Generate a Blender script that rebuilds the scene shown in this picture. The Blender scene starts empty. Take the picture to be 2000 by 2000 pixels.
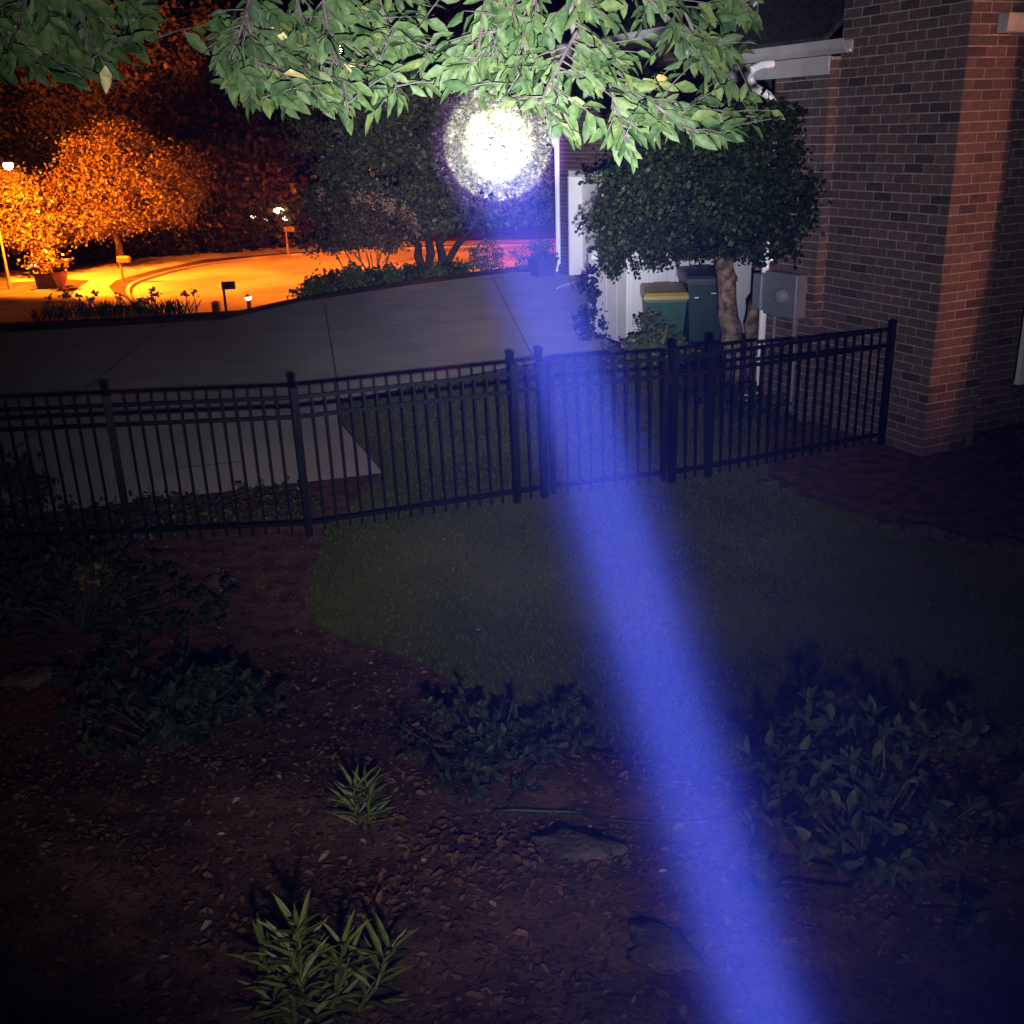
import bpy, bmesh, math
import numpy as np
from mathutils import Matrix, Vector
from mathutils.geometry import delaunay_2d_cdt

# ------------------------------------------------------------------ camera
sc = bpy.context.scene
COL = sc.collection
CZ = 3.15                                  # camera height over the yard at the fence
PITCH, ROLL, FPX = math.radians(20.5), math.radians(1.9), 2000.0
CAM = np.array([0.0, 0.0, CZ])
_f = np.array([0, math.cos(PITCH), -math.sin(PITCH)])
_r = np.array([1.0, 0, 0]); _u = np.array([0, math.sin(PITCH), math.cos(PITCH)])
FW = _f
RT = _r * math.cos(ROLL) - _u * math.sin(ROLL)
UP = _u * math.cos(ROLL) + _r * math.sin(ROLL)
cam_d = bpy.data.cameras.new('camera'); cam = bpy.data.objects.new('camera', cam_d); COL.objects.link(cam)
cam_d.sensor_width = 36; cam_d.lens = 36.0 * FPX / 2000.0
cam_d.clip_start = 0.03; cam_d.clip_end = 800
M = Matrix.Identity(4)
for i in range(3):
    M[i][0], M[i][1], M[i][2], M[i][3] = RT[i], UP[i], -FW[i], CAM[i]
cam.matrix_world = M
sc.camera = cam

# ------------------------------------------------------------------ night sky
w = bpy.data.worlds.new('World'); sc.world = w; w.use_nodes = True
wn = w.node_tree.nodes; wl = w.node_tree.links
sky = wn.new('ShaderNodeTexSky'); sky.sky_type = 'NISHITA'; sky.sun_disc = False
sky.sun_elevation = math.radians(-4); sky.sun_rotation = math.radians(200)
wl.new(sky.outputs[0], wn['Background'].inputs[0]); wn['Background'].inputs[1].default_value = 0.012

# ------------------------------------------------------------------ render look
sc.render.engine = 'CYCLES'
sc.view_settings.view_transform = 'Standard'; sc.view_settings.look = 'None'
sc.view_settings.exposure = 0; sc.view_settings.gamma = 1
cy = sc.cycles
cy.use_denoising = True
try: cy.denoiser = 'OPENIMAGEDENOISE'
except Exception: pass
cy.max_bounces = 3; cy.diffuse_bounces = 1; cy.glossy_bounces = 1; cy.transmission_bounces = 2
cy.volume_bounces = 0; cy.transparent_max_bounces = 6
cy.sample_clamp_indirect = 3
cy.use_adaptive_sampling = True; cy.adaptive_threshold = 0.02

# ------------------------------------------------------------------ frames and pixel helpers
def ray(px, py):
    return FW + RT * (px - 1000) / FPX - UP * (py - 1000) / FPX
def gp(px, py, z=0.0):                      # pixel on a level plane
    d = ray(px, py); return CAM + d * ((z - CZ) / d[2])
def at(px, py, D):                          # pixel at a depth
    d = ray(px, py); return CAM + d * D
def px_of(P):
    q = np.asarray(P, float) - CAM; zc = q @ FW
    return 1000 + FPX * (q @ RT) / zc, 1000 - FPX * (q @ UP) / zc, zc
A25 = math.radians(25)
V = np.array([math.cos(A25), math.sin(A25), 0]); U = np.array([-math.sin(A25), math.cos(A25), 0]); Z = np.array([0, 0, 1.0])
def W(u, v, z=0.0): return U * u + V * v + Z * z

# ------------------------------------------------------------------ materials
MAT = {}
def node_mat(name):
    m = bpy.data.materials.new(name); m.use_nodes = True
    MAT[name] = m
    return m, m.node_tree.nodes, m.node_tree.links, m.node_tree.nodes['Principled BSDF']
def rnd_socket(n, l):
    oi = n.new('ShaderNodeObjectInfo'); g = n.new('ShaderNodeNewGeometry')
    a = n.new('ShaderNodeMath'); a.operation = 'ADD'; l.new(oi.outputs['Random'], a.inputs[0]); l.new(g.outputs['Random Per Island'], a.inputs[1])
    fr = n.new('ShaderNodeMath'); fr.operation = 'FRACT'; l.new(a.outputs[0], fr.inputs[0])
    return fr.outputs[0]
def ramp(n, l, fac, stops):
    r = n.new('ShaderNodeValToRGB'); e = r.color_ramp.elements
    while len(e) < len(stops): e.new(0.5)
    for k, (p, c) in enumerate(stops):
        e[k].position = p; e[k].color = (*c, 1)
    l.new(fac, r.inputs[0]); return r.outputs[0]
def noise_mat(name, c1, c2, scale, rough=0.8, bump=0.2, bscale=None, detail=6, spec=0.3, mid=(0.35, 0.65)):
    m, n, l, b = node_mat(name)
    tc = n.new('ShaderNodeTexCoord')
    nz = n.new('ShaderNodeTexNoise'); nz.inputs['Scale'].default_value = scale; nz.inputs['Detail'].default_value = detail
    l.new(tc.outputs['Object'], nz.inputs['Vector'])
    l.new(ramp(n, l, nz.outputs[0], [(mid[0], c1), (mid[1], c2)]), b.inputs['Base Color'])
    b.inputs['Roughness'].default_value = rough; b.inputs['Specular IOR Level'].default_value = spec
    if bump:
        nb = n.new('ShaderNodeTexNoise'); nb.inputs['Scale'].default_value = bscale or scale * 4; nb.inputs['Detail'].default_value = 8
        l.new(tc.outputs['Object'], nb.inputs['Vector'])
        bp = n.new('ShaderNodeBump'); bp.inputs['Strength'].default_value = bump; bp.inputs['Distance'].default_value = 0.02
        l.new(nb.outputs[0], bp.inputs['Height']); l.new(bp.outputs[0], b.inputs['Normal'])
    return m
def leaf_mat(name, cols, trans=0.35, rough=0.45, spec=0.35):
    m, n, l, b = node_mat(name)
    r = rnd_socket(n, l)
    stops = [(i / max(1, len(cols) - 1), c) for i, c in enumerate(cols)]
    c0 = ramp(n, l, r, stops)
    ge = n.new('ShaderNodeNewGeometry'); nz = n.new('ShaderNodeTexNoise'); nz.inputs['Scale'].default_value = 38; nz.inputs['Detail'].default_value = 4
    l.new(ge.outputs['Position'], nz.inputs['Vector'])
    mxc = n.new('ShaderNodeMix'); mxc.data_type = 'RGBA'; mxc.blend_type = 'MULTIPLY'; mxc.inputs[0].default_value = 1
    l.new(c0, mxc.inputs[6]); l.new(ramp(n, l, nz.outputs[0], [(.3, (.55, .6, .55)), (.68, (1.25, 1.2, 1.2))]), mxc.inputs[7]); c = mxc.outputs[2]
    bpn = n.new('ShaderNodeBump'); bpn.inputs['Strength'].default_value = .25; bpn.inputs['Distance'].default_value = .006
    l.new(nz.outputs[0], bpn.inputs['Height']); l.new(bpn.outputs[0], b.inputs['Normal'])
    l.new(c, b.inputs['Base Color']); b.inputs['Roughness'].default_value = rough; b.inputs['Specular IOR Level'].default_value = spec
    t = n.new('ShaderNodeBsdfTranslucent'); l.new(c, t.inputs[0])
    mx = n.new('ShaderNodeMixShader'); mx.inputs[0].default_value = trans
    l.new(b.outputs[0], mx.inputs[1]); l.new(t.outputs[0], mx.inputs[2])
    l.new(mx.outputs[0], n['Material Output'].inputs[0])
    return m
def plain(name, c, rough=0.5, metal=0.0, spec=0.5, var=0.12, scale=6):
    return noise_mat(name, tuple(x * (1 - var) for x in c), tuple(min(1, x * (1 + var)) for x in c), scale, rough, 0.05, scale * 8, spec=spec) if not metal else _metal(name, c, rough)
def _metal(name, c, rough):
    m, n, l, b = node_mat(name); b.inputs['Base Color'].default_value = (*c, 1); b.inputs['Metallic'].default_value = 1; b.inputs['Roughness'].default_value = rough; return m
def emit(name, c, s):
    m, n, l, b = node_mat(name); b.inputs['Base Color'].default_value = (*c, 1)
    b.inputs['Emission Color'].default_value = (*c, 1); b.inputs['Emission Strength'].default_value = s; m.cycles.emission_sampling = 'NONE'; return m

def brick_mat():
    m, n, l, b = node_mat('brick')
    r = rnd_socket(n, l)
    c = ramp(n, l, r, [(0.0, (.048, .035, .038)), (.07, (.062, .043, .045)), (.15, (.090, .060, .060)), (.7, (.108, .070, .069)), (1, (.130, .085, .082))])
    tc = n.new('ShaderNodeTexCoord'); nz = n.new('ShaderNodeTexNoise'); nz.inputs['Scale'].default_value = 26; nz.inputs['Detail'].default_value = 7
    l.new(tc.outputs['Object'], nz.inputs['Vector'])
    mx = n.new('ShaderNodeMix'); mx.data_type = 'RGBA'; mx.blend_type = 'MULTIPLY'; mx.inputs[0].default_value = 0.7
    l.new(c, mx.inputs[6]); l.new(ramp(n, l, nz.outputs[0], [(.3, (.62, .6, .6)), (.7, (1.15, 1.12, 1.1))]), mx.inputs[7])
    l.new(mx.outputs[2], b.inputs['Base Color']); b.inputs['Roughness'].default_value = .85; b.inputs['Specular IOR Level'].default_value = .2
    bp = n.new('ShaderNodeBump'); bp.inputs['Strength'].default_value = .35; bp.inputs['Distance'].default_value = .006
    l.new(nz.outputs[0], bp.inputs['Height']); l.new(bp.outputs[0], b.inputs['Normal'])
brick_mat()
noise_mat('mortar', (.22, .195, .195), (.30, .27, .265), 30, .95, .4, 90, spec=.1)
noise_mat('concrete', (.39, .345, .335), (.47, .415, .40), 1.3, .9, .06, 60, detail=9, spec=.2)
noise_mat('street_paving', (.24, .22, .20), (.44, .41, .38), .28, .85, .15, 20, detail=9, spec=.3)
noise_mat('mulch', (.052, .026, .020), (.15, .076, .056), 7, .95, .35, 60, spec=.1)
noise_mat('soil_far', (.03, .028, .018), (.07, .06, .035), 1.2, .95, .5, 12, spec=.1)
noise_mat('lawn_soil', (.06, .066, .016), (.12, .115, .034), .9, .95, .5, 60, spec=.1)
noise_mat('bark', (.10, .075, .055), (.22, .17, .125), 9, .9, .6, 40, spec=.15)
noise_mat('bark_pale', (.055, .042, .034), (.30, .20, .125), 10, .85, 1.0, 45, spec=.2, mid=(.38, .7))
noise_mat('twig', (.022, .018, .017), (.055, .045, .042), 20, .8, .3, 60, spec=.2)
noise_mat('stone', (.04, .028, .023), (.095, .07, .058), 9, .95, 1.0, 40, spec=.2)
noise_mat('roof_shingle', (.020, .020, .025), (.045, .045, .055), 12, .9, .5, 60, spec=.2)
plain('white_paint', (.78, .77, .79), .45, var=.05)
plain('trim_grey', (.40, .37, .38), .5, var=.1)
plain('vinyl', (.55, .54, .60), .4, var=.04, scale=3)
plain('garage_paint', (.62, .61, .64), .5, var=.05)
plain('black_metal', (.0025, .0025, .003), .5, spec=.12)
plain('meter_grey', (.13, .14, .165), .45, var=.08)
plain('conduit', (.15, .15, .165), .5)
plain('bin_green', (.004, .048, .024), .42, var=.2)
plain('bin_dark', (.004, .022, .020), .45, var=.2)
plain('lid_yellow', (.27, .19, .02), .35, var=.1)
plain('lid_dark', (.018, .028, .035), .45)
plain('print_white', (.65, .68, .7), .6)
plain('rubber', (.02, .02, .02), .7)
plain('terracotta', (.30, .16, .09), .8, var=.2)
plain('dark_planter', (.03, .03, .035), .6)
plain('wood_post', (.28, .20, .13), .85, var=.25)
plain('mail_black', (.012, .012, .012), .4)
plain('mail_brown', (.20, .11, .06), .6)
plain('glass_dark', (.01, .01, .012), .08, spec=.8)
plain('lens_glass', (.16, .17, .19), .15, spec=.8)
plain('hose_black', (.01, .01, .01), .6)
plain('hose_pale', (.75, .75, .78), .3)
leaf_mat('leaf_cherry', [(.012, .027, .009), (.021, .040, .013), (.032, .055, .017), (.025, .046, .015), (.050, .068, .018)], .22, .6, .12)
leaf_mat('leaf_yellow', [(.35, .30, .12), (.30, .22, .08)], .35)
leaf_mat('leaf_holly', [(.004, .008, .002), (.008, .015, .004), (.013, .022, .006), (.026, .034, .010)], .12, .5, .15)
leaf_mat('leaf_big', [(.050, .058, .025), (.075, .082, .036), (.100, .10, .048), (.14, .125, .07)], .3)
leaf_mat('leaf_mid', [(.05, .07, .022), (.075, .10, .03), (.10, .12, .045), (.13, .14, .055)], .3)
leaf_mat('leaf_oak', [(.08, .08, .025), (.115, .10, .03), (.14, .115, .035), (.11, .075, .025)], .35)
leaf_mat('leaf_dark', [(.025, .032, .012), (.04, .045, .016), (.055, .05, .02)], .25)
leaf_mat('leaf_crape', [(.08, .06, .032), (.11, .075, .042), (.15, .095, .055)], .3)
leaf_mat('leaf_azalea', [(.012, .019, .008), (.018, .027, .012), (.027, .037, .018), (.050, .056, .032)], .2, .6, .12)
leaf_mat('leaf_lily', [(.07, .10, .012), (.105, .14, .016), (.13, .16, .02), (.15, .13, .03)], .3, .5)
leaf_mat('leaf_golden', [(.16, .10, .015), (.12, .085, .015)], .3)
leaf_mat('flower_dry', [(.36, .21, .14), (.46, .29, .20), (.30, .17, .12)], .3, .8)
leaf_mat('chips', [(.035, .017, .012), (.07, .034, .024), (.09, .045, .03), (.115, .06, .04), (.15, .09, .06)], .05, .9, .1)
leaf_mat('dry_leaf', [(.09, .04, .022), (.14, .065, .032), (.20, .105, .058), (.06, .032, .02)], .2, .8, .1)
leaf_mat('pale_leaf', [(.26, .22, .19), (.36, .31, .27)], .15, .6, .2)
leaf_mat('grass', [(.075, .084, .018), (.085, .094, .022), (.095, .10, .027), (.11, .105, .032)], .3, .7, .06)
emit('lamp_sodium', (1, .45, .10), 260)
emit('lamp_white', (1, .95, .85), 9)
emit('lamp_warm', (1, .75, .4), 14)
emit('window_far', (1, .78, .5), 10)

# ------------------------------------------------------------------ mesh builder
class MB:
    def __init__(s): s.v = []; s.f = []; s.n = 0
    def add(s, v, f):
        v = np.asarray(v, float).reshape(-1, 3); s.v.append(v)
        s.f.extend([tuple(int(i) + s.n for i in q) for q in f]); s.n += len(v); return s
    def box(s, c, hx, hy, hz, ax=None, bev=0.0):
        ax = ax or (np.array([1., 0, 0]), np.array([0, 1., 0]), Z)
        c = np.asarray(c, float); X, Y, Q = [np.asarray(a, float) for a in ax]
        if bev <= 0:
            v = [c + X * hx * i + Y * hy * j + Q * hz * k for k in (-1, 1) for i, j in ((-1, -1), (1, -1), (1, 1), (-1, 1))]
            return s.add(v, [(3, 2, 1, 0), (4, 5, 6, 7), (0, 1, 5, 4), (1, 2, 6, 5), (2, 3, 7, 6), (3, 0, 4, 7)])
        b = bev; L = []
        for z, ins in ((-hz, b), (-hz + b, 0), (hz - b, 0), (hz, b)):
            a, d = hx - ins, hy - ins
            for i, j in ((-a + b, -d), (a - b, -d), (a, -d + b), (a, d - b), (a - b, d), (-a + b, d), (-a, d - b), (-a, -d + b)):
                L.append(c + X * i + Y * j + Q * z)
        F = [tuple(range(7, -1, -1)), tuple(range(24, 32))]
        for k in range(3):
            for i in range(8): F.append((k * 8 + i, k * 8 + (i + 1) % 8, k * 8 + 8 + (i + 1) % 8, k * 8 + 8 + i))
        return s.add(L, F)
    def frustum(s, c0, a0, b0, c1, a1, b1, ax=None):
        X, Y = (ax or (np.array([1., 0, 0]), np.array([0, 1., 0])))[:2]
        c0 = np.asarray(c0, float); c1 = np.asarray(c1, float)
        v = [c0 + X * a0 * i + Y * b0 * j for i, j in ((-1, -1), (1, -1), (1, 1), (-1, 1))] + [c1 + X * a1 * i + Y * b1 * j for i, j in ((-1, -1), (1, -1), (1, 1), (-1, 1))]
        return s.add(v, [(3, 2, 1, 0), (4, 5, 6, 7), (0, 1, 5, 4), (1, 2, 6, 5), (2, 3, 7, 6), (3, 0, 4, 7)])
    def tube(s, P, R, n=8, cap=True):
        P = [np.asarray(p, float) for p in P]
        if np.isscalar(R): R = [R] * len(P)
        V0 = []; ref = np.array([.3, .2, 1.0])
        for i, p in enumerate(P):
            t = P[min(i + 1, len(P) - 1)] - P[max(i - 1, 0)]; t = t / (np.linalg.norm(t) + 1e-9)
            a = np.cross(t, ref)
            if np.linalg.norm(a) < 1e-3: a = np.cross(t, [1, 0, 0])
            a /= np.linalg.norm(a); b = np.cross(t, a)
            for k in range(n):
                th = 2 * math.pi * k / n; V0.append(p + (a * math.cos(th) + b * math.sin(th)) * R[i])
        F = [(i * n + k, i * n + (k + 1) % n, (i + 1) * n + (k + 1) % n, (i + 1) * n + k) for i in range(len(P) - 1) for k in range(n)]
        if cap: F += [tuple(range(n - 1, -1, -1)), tuple(range((len(P) - 1) * n, len(P) * n))]
        return s.add(V0, F)
    def lathe(s, c, prof, n=16):
        c = np.asarray(c, float)
        V0 = [c + np.array([r * math.cos(2 * math.pi * k / n), r * math.sin(2 * math.pi * k / n), z]) for r, z in prof for k in range(n)]
        F = [(i * n + k, i * n + (k + 1) % n, (i + 1) * n + (k + 1) % n, (i + 1) * n + k) for i in range(len(prof) - 1) for k in range(n)]
        F += [tuple(range(n - 1, -1, -1)), tuple(range((len(prof) - 1) * n, len(prof) * n))]
        return s.add(V0, F)
    def build(s, name, mat, parent=None, smooth=False, loc=None):
        v = np.concatenate(s.v) if s.v else np.zeros((0, 3))
        return raw(name, v, s.f, mat, parent, smooth, loc)

ROOTLOC = {}
def world_loc(o):
    p = np.zeros(3)
    while o is not None:
        p += np.array(o.location); o = o.parent
    return p
def raw(name, v, f, mat, parent=None, smooth=False, loc=None):
    base = world_loc(parent) if parent is not None else np.zeros(3)
    loc = np.asarray(loc, float) if loc is not None else base
    me = bpy.data.meshes.new(name); vv = np.asarray(v, float) - loc
    if isinstance(f, np.ndarray):
        k = f.shape[1]; nf = len(f)
        me.vertices.add(len(vv)); me.vertices.foreach_set('co', vv.ravel())
        me.loops.add(nf * k); me.loops.foreach_set('vertex_index', f.astype(np.int32).ravel())
        me.polygons.add(nf); me.polygons.foreach_set('loop_start', np.arange(0, nf * k, k, dtype=np.int32)); me.polygons.foreach_set('loop_total', np.full(nf, k, np.int32))
        me.update(calc_edges=True)
    else:
        me.from_pydata([tuple(x) for x in vv], [], f); me.update()
    me.materials.append(MAT[mat] if isinstance(mat, str) else mat)
    if smooth: me.polygons.foreach_set('use_smooth', np.ones(len(me.polygons), bool))
    o = bpy.data.objects.new(name, me); COL.objects.link(o)
    o.parent = parent; o.location = tuple(loc - base)
    return o
def link_copy(name, me, parent, M4):
    o = bpy.data.objects.new(name, me); COL.objects.link(o); o.parent = parent
    b = world_loc(parent) if parent else np.zeros(3)
    M2 = M4.copy(); M2.translation = M4.translation - Vector(b); o.matrix_local = M2
    return o
def tag(o, label=None, cat=None, group=None, kind=None):
    if label: o['label'] = label
    if cat: o['category'] = cat
    if group: o['group'] = group
    if kind: o['kind'] = kind
    return o
def thing(name, loc, label, cat, group=None):
    o = bpy.data.objects.new(name, None); COL.objects.link(o); o.location = tuple(loc); o.empty_display_size = .2
    return tag(o, label, cat, group)
def smooth01(t): t = np.clip(t, 0, 1); return t * t * (3 - 2 * t)
def vnoise(x, y, s=0):
    return (np.sin(x * 1.3 + 2.1 * s + 1.7 * np.sin(y * .9 + s)) + np.sin(y * 1.7 - 1.1 * s + 1.3 * np.sin(x * 1.1 - s)) + .6 * np.sin(2.7 * x + 3.1 * y + s)) / 2.6

# ------------------------------------------------------------------ terrain
EX = np.array([-60, -9, -5.2, -4.2, -2, 0, 3, 10, 60.]); EY = np.array([18.0, 18.3, 18.9, 20.6, 22.7, 24.2, 26.5, 29, 34.])
STREET = -4.0
def hgt(x, y):
    x = np.asarray(x, float); y = np.asarray(y, float)
    bank = 1.25 * smooth01((6.3 - y - .12 * x) / 5.2)
    bump = (.05 * vnoise(x * 1.6, y * 1.6, 1) + .03 * vnoise(x * 4, y * 4, 2)) * np.clip(bank * 2.2, 0, 1)
    ye = np.interp(x, EX, EY)
    drop = -(4.12) * smooth01((y - ye - .5) / 15.5)
    return bank + bump + drop
def lay(P, dz=0): P = np.asarray(P, float); return np.array([P[0], P[1], float(hgt(P[0], P[1])) + dz])
def gh(px, py, it=14):                       # pixel on the terrain
    d = ray(px, py); t = 1.0; step = .02
    while t < 140:
        P = CAM + d * t
        if P[2] < float(hgt(P[0], P[1])): return lay(P)
        t *= 1.006
    return lay(CAM + d * 60)

def sheet(name, poly, mat, dz, grid, kind='structure', flat=None):
    poly = [np.asarray(p[:2], float) for p in poly]
    n = len(poly); pts = []
    for i in range(n):                                        # densify the outline
        a, b = poly[i], poly[(i + 1) % n]; k = max(1, int(np.linalg.norm(b - a) / grid))
        pts += [a + (b - a) * j / k for j in range(k)]
    nb = len(pts); arr = np.array(pts)
    lo, hi = arr.min(0), arr.max(0)
    gx, gy = np.meshgrid(np.arange(lo[0] + grid / 2, hi[0], grid), np.arange(lo[1] + grid / 2, hi[1], grid))
    G = np.stack([gx.ravel(), gy.ravel()], 1)
    ins = np.zeros(len(G), bool)
    for i in range(n):
        a, b = poly[i], poly[(i + 1) % n]
        c = ((a[1] > G[:, 1]) != (b[1] > G[:, 1]))
        with np.errstate(divide='ignore', invalid='ignore'):
            xx = (b[0] - a[0]) * (G[:, 1] - a[1]) / (b[1] - a[1]) + a[0]
        ins ^= c & (G[:, 0] < xx)
    allp = [Vector(p) for p in pts] + [Vector(p) for p in G[ins]]
    r = delaunay_2d_cdt(allp, [(i, (i + 1) % nb) for i in range(nb)], [], 1, 1e-5)
    v2 = np.array([[p.x, p.y] for p in r[0]])
    z = (hgt(v2[:, 0], v2[:, 1]) if flat is None else np.full(len(v2), flat)) + dz
    o = raw(name, np.column_stack([v2, z]), [tuple(q) for q in r[2]], mat, None, True, loc=(0, 0, 0))
    return tag(o, kind=kind), v2

# base ground: one sheet to the horizon, fine near the camera
ys = np.concatenate([np.arange(-6, 12, .11), np.arange(12, 48, .6), np.geomspace(48, 420, 26)])
xs = np.concatenate([-np.geomspace(420, 12, 26), np.arange(-11.6, -5, .4), np.arange(-5, 6.5, .11), np.arange(6.5, 12, .4), np.geomspace(12.5, 420, 26)])
GX, GY = np.meshgrid(xs, ys); nx, ny = len(xs), len(ys)
idx = np.arange(nx * ny).reshape(ny, nx)
Fg = np.stack([idx[:-1, :-1], idx[:-1, 1:], idx[1:, 1:], idx[1:, :-1]], -1).reshape(-1, 4)
ground = raw('ground', np.column_stack([GX.ravel(), GY.ravel(), hgt(GX, GY).ravel()]), Fg, 'mulch', None, True, (0, 0, 0))
tag(ground, kind='structure')

# lawn (runs under the fence)
lawn_px = [(640, 1032), (618, 1100), (600, 1180), (618, 1222), (690, 1258), (800, 1292), (900, 1345), (1030, 1400), (1160, 1450), (1330, 1500), (1600, 1480), (2050, 1500), (2250, 1250), (2080, 1105), (1880, 1060), (1760, 1035), (1640, 1000), (1560, 972), (1500, 935)]
lawn_poly = [gh(*p) for p in lawn_px] + [np.array([3.0, 11.4, 0]), np.array([2.2, 13.2, 0]), np.array([1.25, 14.9, 0]), np.array([-.5, 13.7, 0]), np.array([-2.05, 12.5, 0]), np.array([-1.95, 11.6, 0]), np.array([-1.6, 10.5, 0]), np.array([-1.22, 9.5, 0]), np.array([-1.4, 8.9, 0])]
lawn, lawn_v = sheet('lawn', lawn_poly, 'lawn_soil', .012, .16)

# driveway slabs
drv = [(-1.25, 9.56), (-1.62, 10.55), (-2.0, 11.6), (-2.1, 12.5), (-.5, 13.75), (1.22, 14.98)]
drv += [tuple(W(13.0, 7.95)[:2]), tuple(W(14.4, 8.3)[:2]), tuple(W(15.5, 11.2)[:2]), tuple(W(21.4, 11.2)[:2]), (.2, 24.3), (-2.07, 22.65), (-4.1, 20.8), (-5.2, 18.95), (-9, 18.35), (-16, 18.1), (-16, 5.2), (-5, 8.52), (-2.9, 9.1)]
drive, _ = sheet('driveway', drv, 'concrete', .03, 1.2, flat=0.0)
mb = MB()
for a, b in (((-16, 12.3), (-2.05, 12.9)), ((-16, 15.6), (1.0, 18.2)), ((-5.2, 8.5), (-6.2, 18.6)), ((-2.1, 12.5), (-3.6, 20.6)), ((.4, 14.5), (-.3, 24)), ((-3.4, 9.95), (-2.75, 10.1))):
    a = np.array([*a, 0.]); b = np.array([*b, 0.]); t = (b - a) / np.linalg.norm(b - a); s = np.array([-t[1], t[0], 0])
    mb.box((a + b) / 2 + Z * .0265, np.linalg.norm(b - a) / 2, .009, .0045, (t, s, Z))
tag(mb.build('driveway_joint', 'dark_planter', drive), kind='stuff')

# street far below, kerb and verge
curb_px = [(600, 660), (420, 640), (330, 626), (285, 606), (258, 588), (250, 570), (262, 556), (300, 542), (350, 529), (420, 516), (520, 504), (640, 495), (800, 487), (960, 482), (1120, 478), (1500, 470)]
cp = [gp(*p, STREET)[:2] for p in curb_px]
def spline(P, k=6):
    P = [np.asarray(p, float) for p in P]; out = []
    for i in range(len(P) - 1):
        p0, p1, p2, p3 = P[max(i - 1, 0)], P[i], P[i + 1], P[min(i + 2, len(P) - 1)]
        for j in range(k):
            t = j / k
            out.append(.5 * ((2 * p1) + (-p0 + p2) * t + (2 * p0 - 5 * p1 + 4 * p2 - p3) * t * t + (-p0 + 3 * p1 - 3 * p2 + p3) * t ** 3))
    return out + [P[-1]]
cs = spline(cp, 5)
road, _ = sheet('street', [(-15, 37.5), (90, 37.5), (90, 120)] + [tuple(p) for p in cs[::-1]], 'street_paving', 0, 4.0, flat=STREET)
verge, _ = sheet('verge', [tuple(p) for p in cs] + [(90, 130), (90, 320), (-200, 320), (-200, 37)], 'soil_far', .1, 8.0, flat=STREET)
apron_px = [(262, 596), (244, 582), (222, 572), (212, 560), (226, 548), (300, 528), (400, 507), (560, 494), (800, 481), (1090, 474), (1090, 467), (700, 474), (480, 484), (330, 499), (220, 508), (120, 522), (20, 536), (20, 552), (130, 546), (176, 548), (150, 566), (140, 580), (180, 600)]
apron, _ = sheet('pavement', [gp(*p, STREET + .1)[:2] for p in apron_px], 'street_paving', .115, 3.0, flat=STREET)
mb = MB()
for off, z0, z1 in ((0, 0, .13),):
    for i in range(len(cs) - 1):
        a, b = cs[i], cs[i + 1]; t = (b - a) / (np.linalg.norm(b - a) + 1e-9); s = np.array([-t[1], t[0]])
        c = (a + b) / 2
        mb.box((c[0], c[1], STREET + .06), np.linalg.norm(b - a) / 2 + .01, .09, .075, (np.array([*t, 0]), np.array([*s, 0]), Z))
tag(mb.build('kerb', 'street_paving'), kind='structure')

# ------------------------------------------------------------------ foliage tools
def unit(v): return v / (np.linalg.norm(v, axis=-1, keepdims=True) + 1e-9)
def leaves4(C, L, Wd, dirs, nrm):            # vectorised folded leaves: 6 verts, 4 tris -> 2 quads + tip
    n = len(C); d = unit(dirs); s = unit(np.cross(d, nrm)); q = np.cross(s, d)
    L = L[:, None]; Wd = Wd[:, None]
    v = np.stack([C, C + d * L * .35 + s * Wd + q * Wd * .5, C + d * L * .38 - q * L * .03, C + d * L * .35 - s * Wd + q * Wd * .5, C + d * L * .72 + s * Wd * .72 + q * Wd * .2 - q * L * .04, C + d * L * .72 - s * Wd * .72 + q * Wd * .2 - q * L * .04, C + d * L * .74 - q * L * .07, C + d * L - q * L * .12], 1).reshape(-1, 3)
    b = (np.arange(n) * 8)[:, None]
    F = np.concatenate([b + np.array([[0, 2, 1, 1]]), ], 0)
    tri = np.array([[0, 2, 1], [0, 3, 2], [1, 2, 6], [1, 6, 4], [2, 3, 5], [2, 5, 6], [4, 6, 7], [6, 5, 7]])
    return v, (b[:, None, :] + tri[None]).reshape(-1, 3)
def quads(C, L, Wd, dirs, nrm):              # distant leaves
    n = len(C); d = unit(dirs); s = unit(np.cross(d, nrm)); q = np.cross(s, d); L = L[:, None]; Wd = Wd[:, None]
    v = np.stack([C - d * L * .5, C + s * Wd + q * Wd * .3, C + d * L * .5, C - s * Wd + q * Wd * .3], 1).reshape(-1, 3)
    return v, (np.arange(n) * 4)[:, None] + np.array([[0, 1, 2, 3]])
def cloud(rs, blobs, n, clump=.3, size=.12, droop=.3):
    """blobs: (centre, radii) ; leaves gathered in clumps near the blob surfaces"""
    wts = np.array([b[1][0] * b[1][2] for b in blobs]); wts = wts / wts.sum()
    nc = max(8, n // 26); ci = rs.choice(len(blobs), nc, p=wts)
    dirs = unit(rs.normal(size=(nc, 3))); rad = rs.uniform(.35, 1.0, nc) ** .45
    cen = np.array([blobs[i][0] for i in ci]); rr = np.array([blobs[i][1] for i in ci])
    wob = 1 + .16 * np.sin(dirs[:, 0] * 5 + 2 * ci) + .14 * np.sin(dirs[:, 2] * 7 + ci)
    CC = cen + dirs * rr * (rad * wob)[:, None]
    li = rs.randint(0, nc, n); P = CC[li] + rs.normal(size=(n, 3)) * clump * np.array([1, 1, .7]) * rs.uniform(.5, 1.1, (n, 1))
    d = unit(rs.normal(size=(n, 3)) + dirs[li] * .5 + np.array([0, 0, -droop])); nr = unit(rs.normal(size=(n, 3)) + np.array([0, 0, .9]) + dirs[li] * .8)
    L = size * rs.uniform(.7, 1.35, n)
    return P, L, L * rs.uniform(.26, .40, n), d, nr
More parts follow.
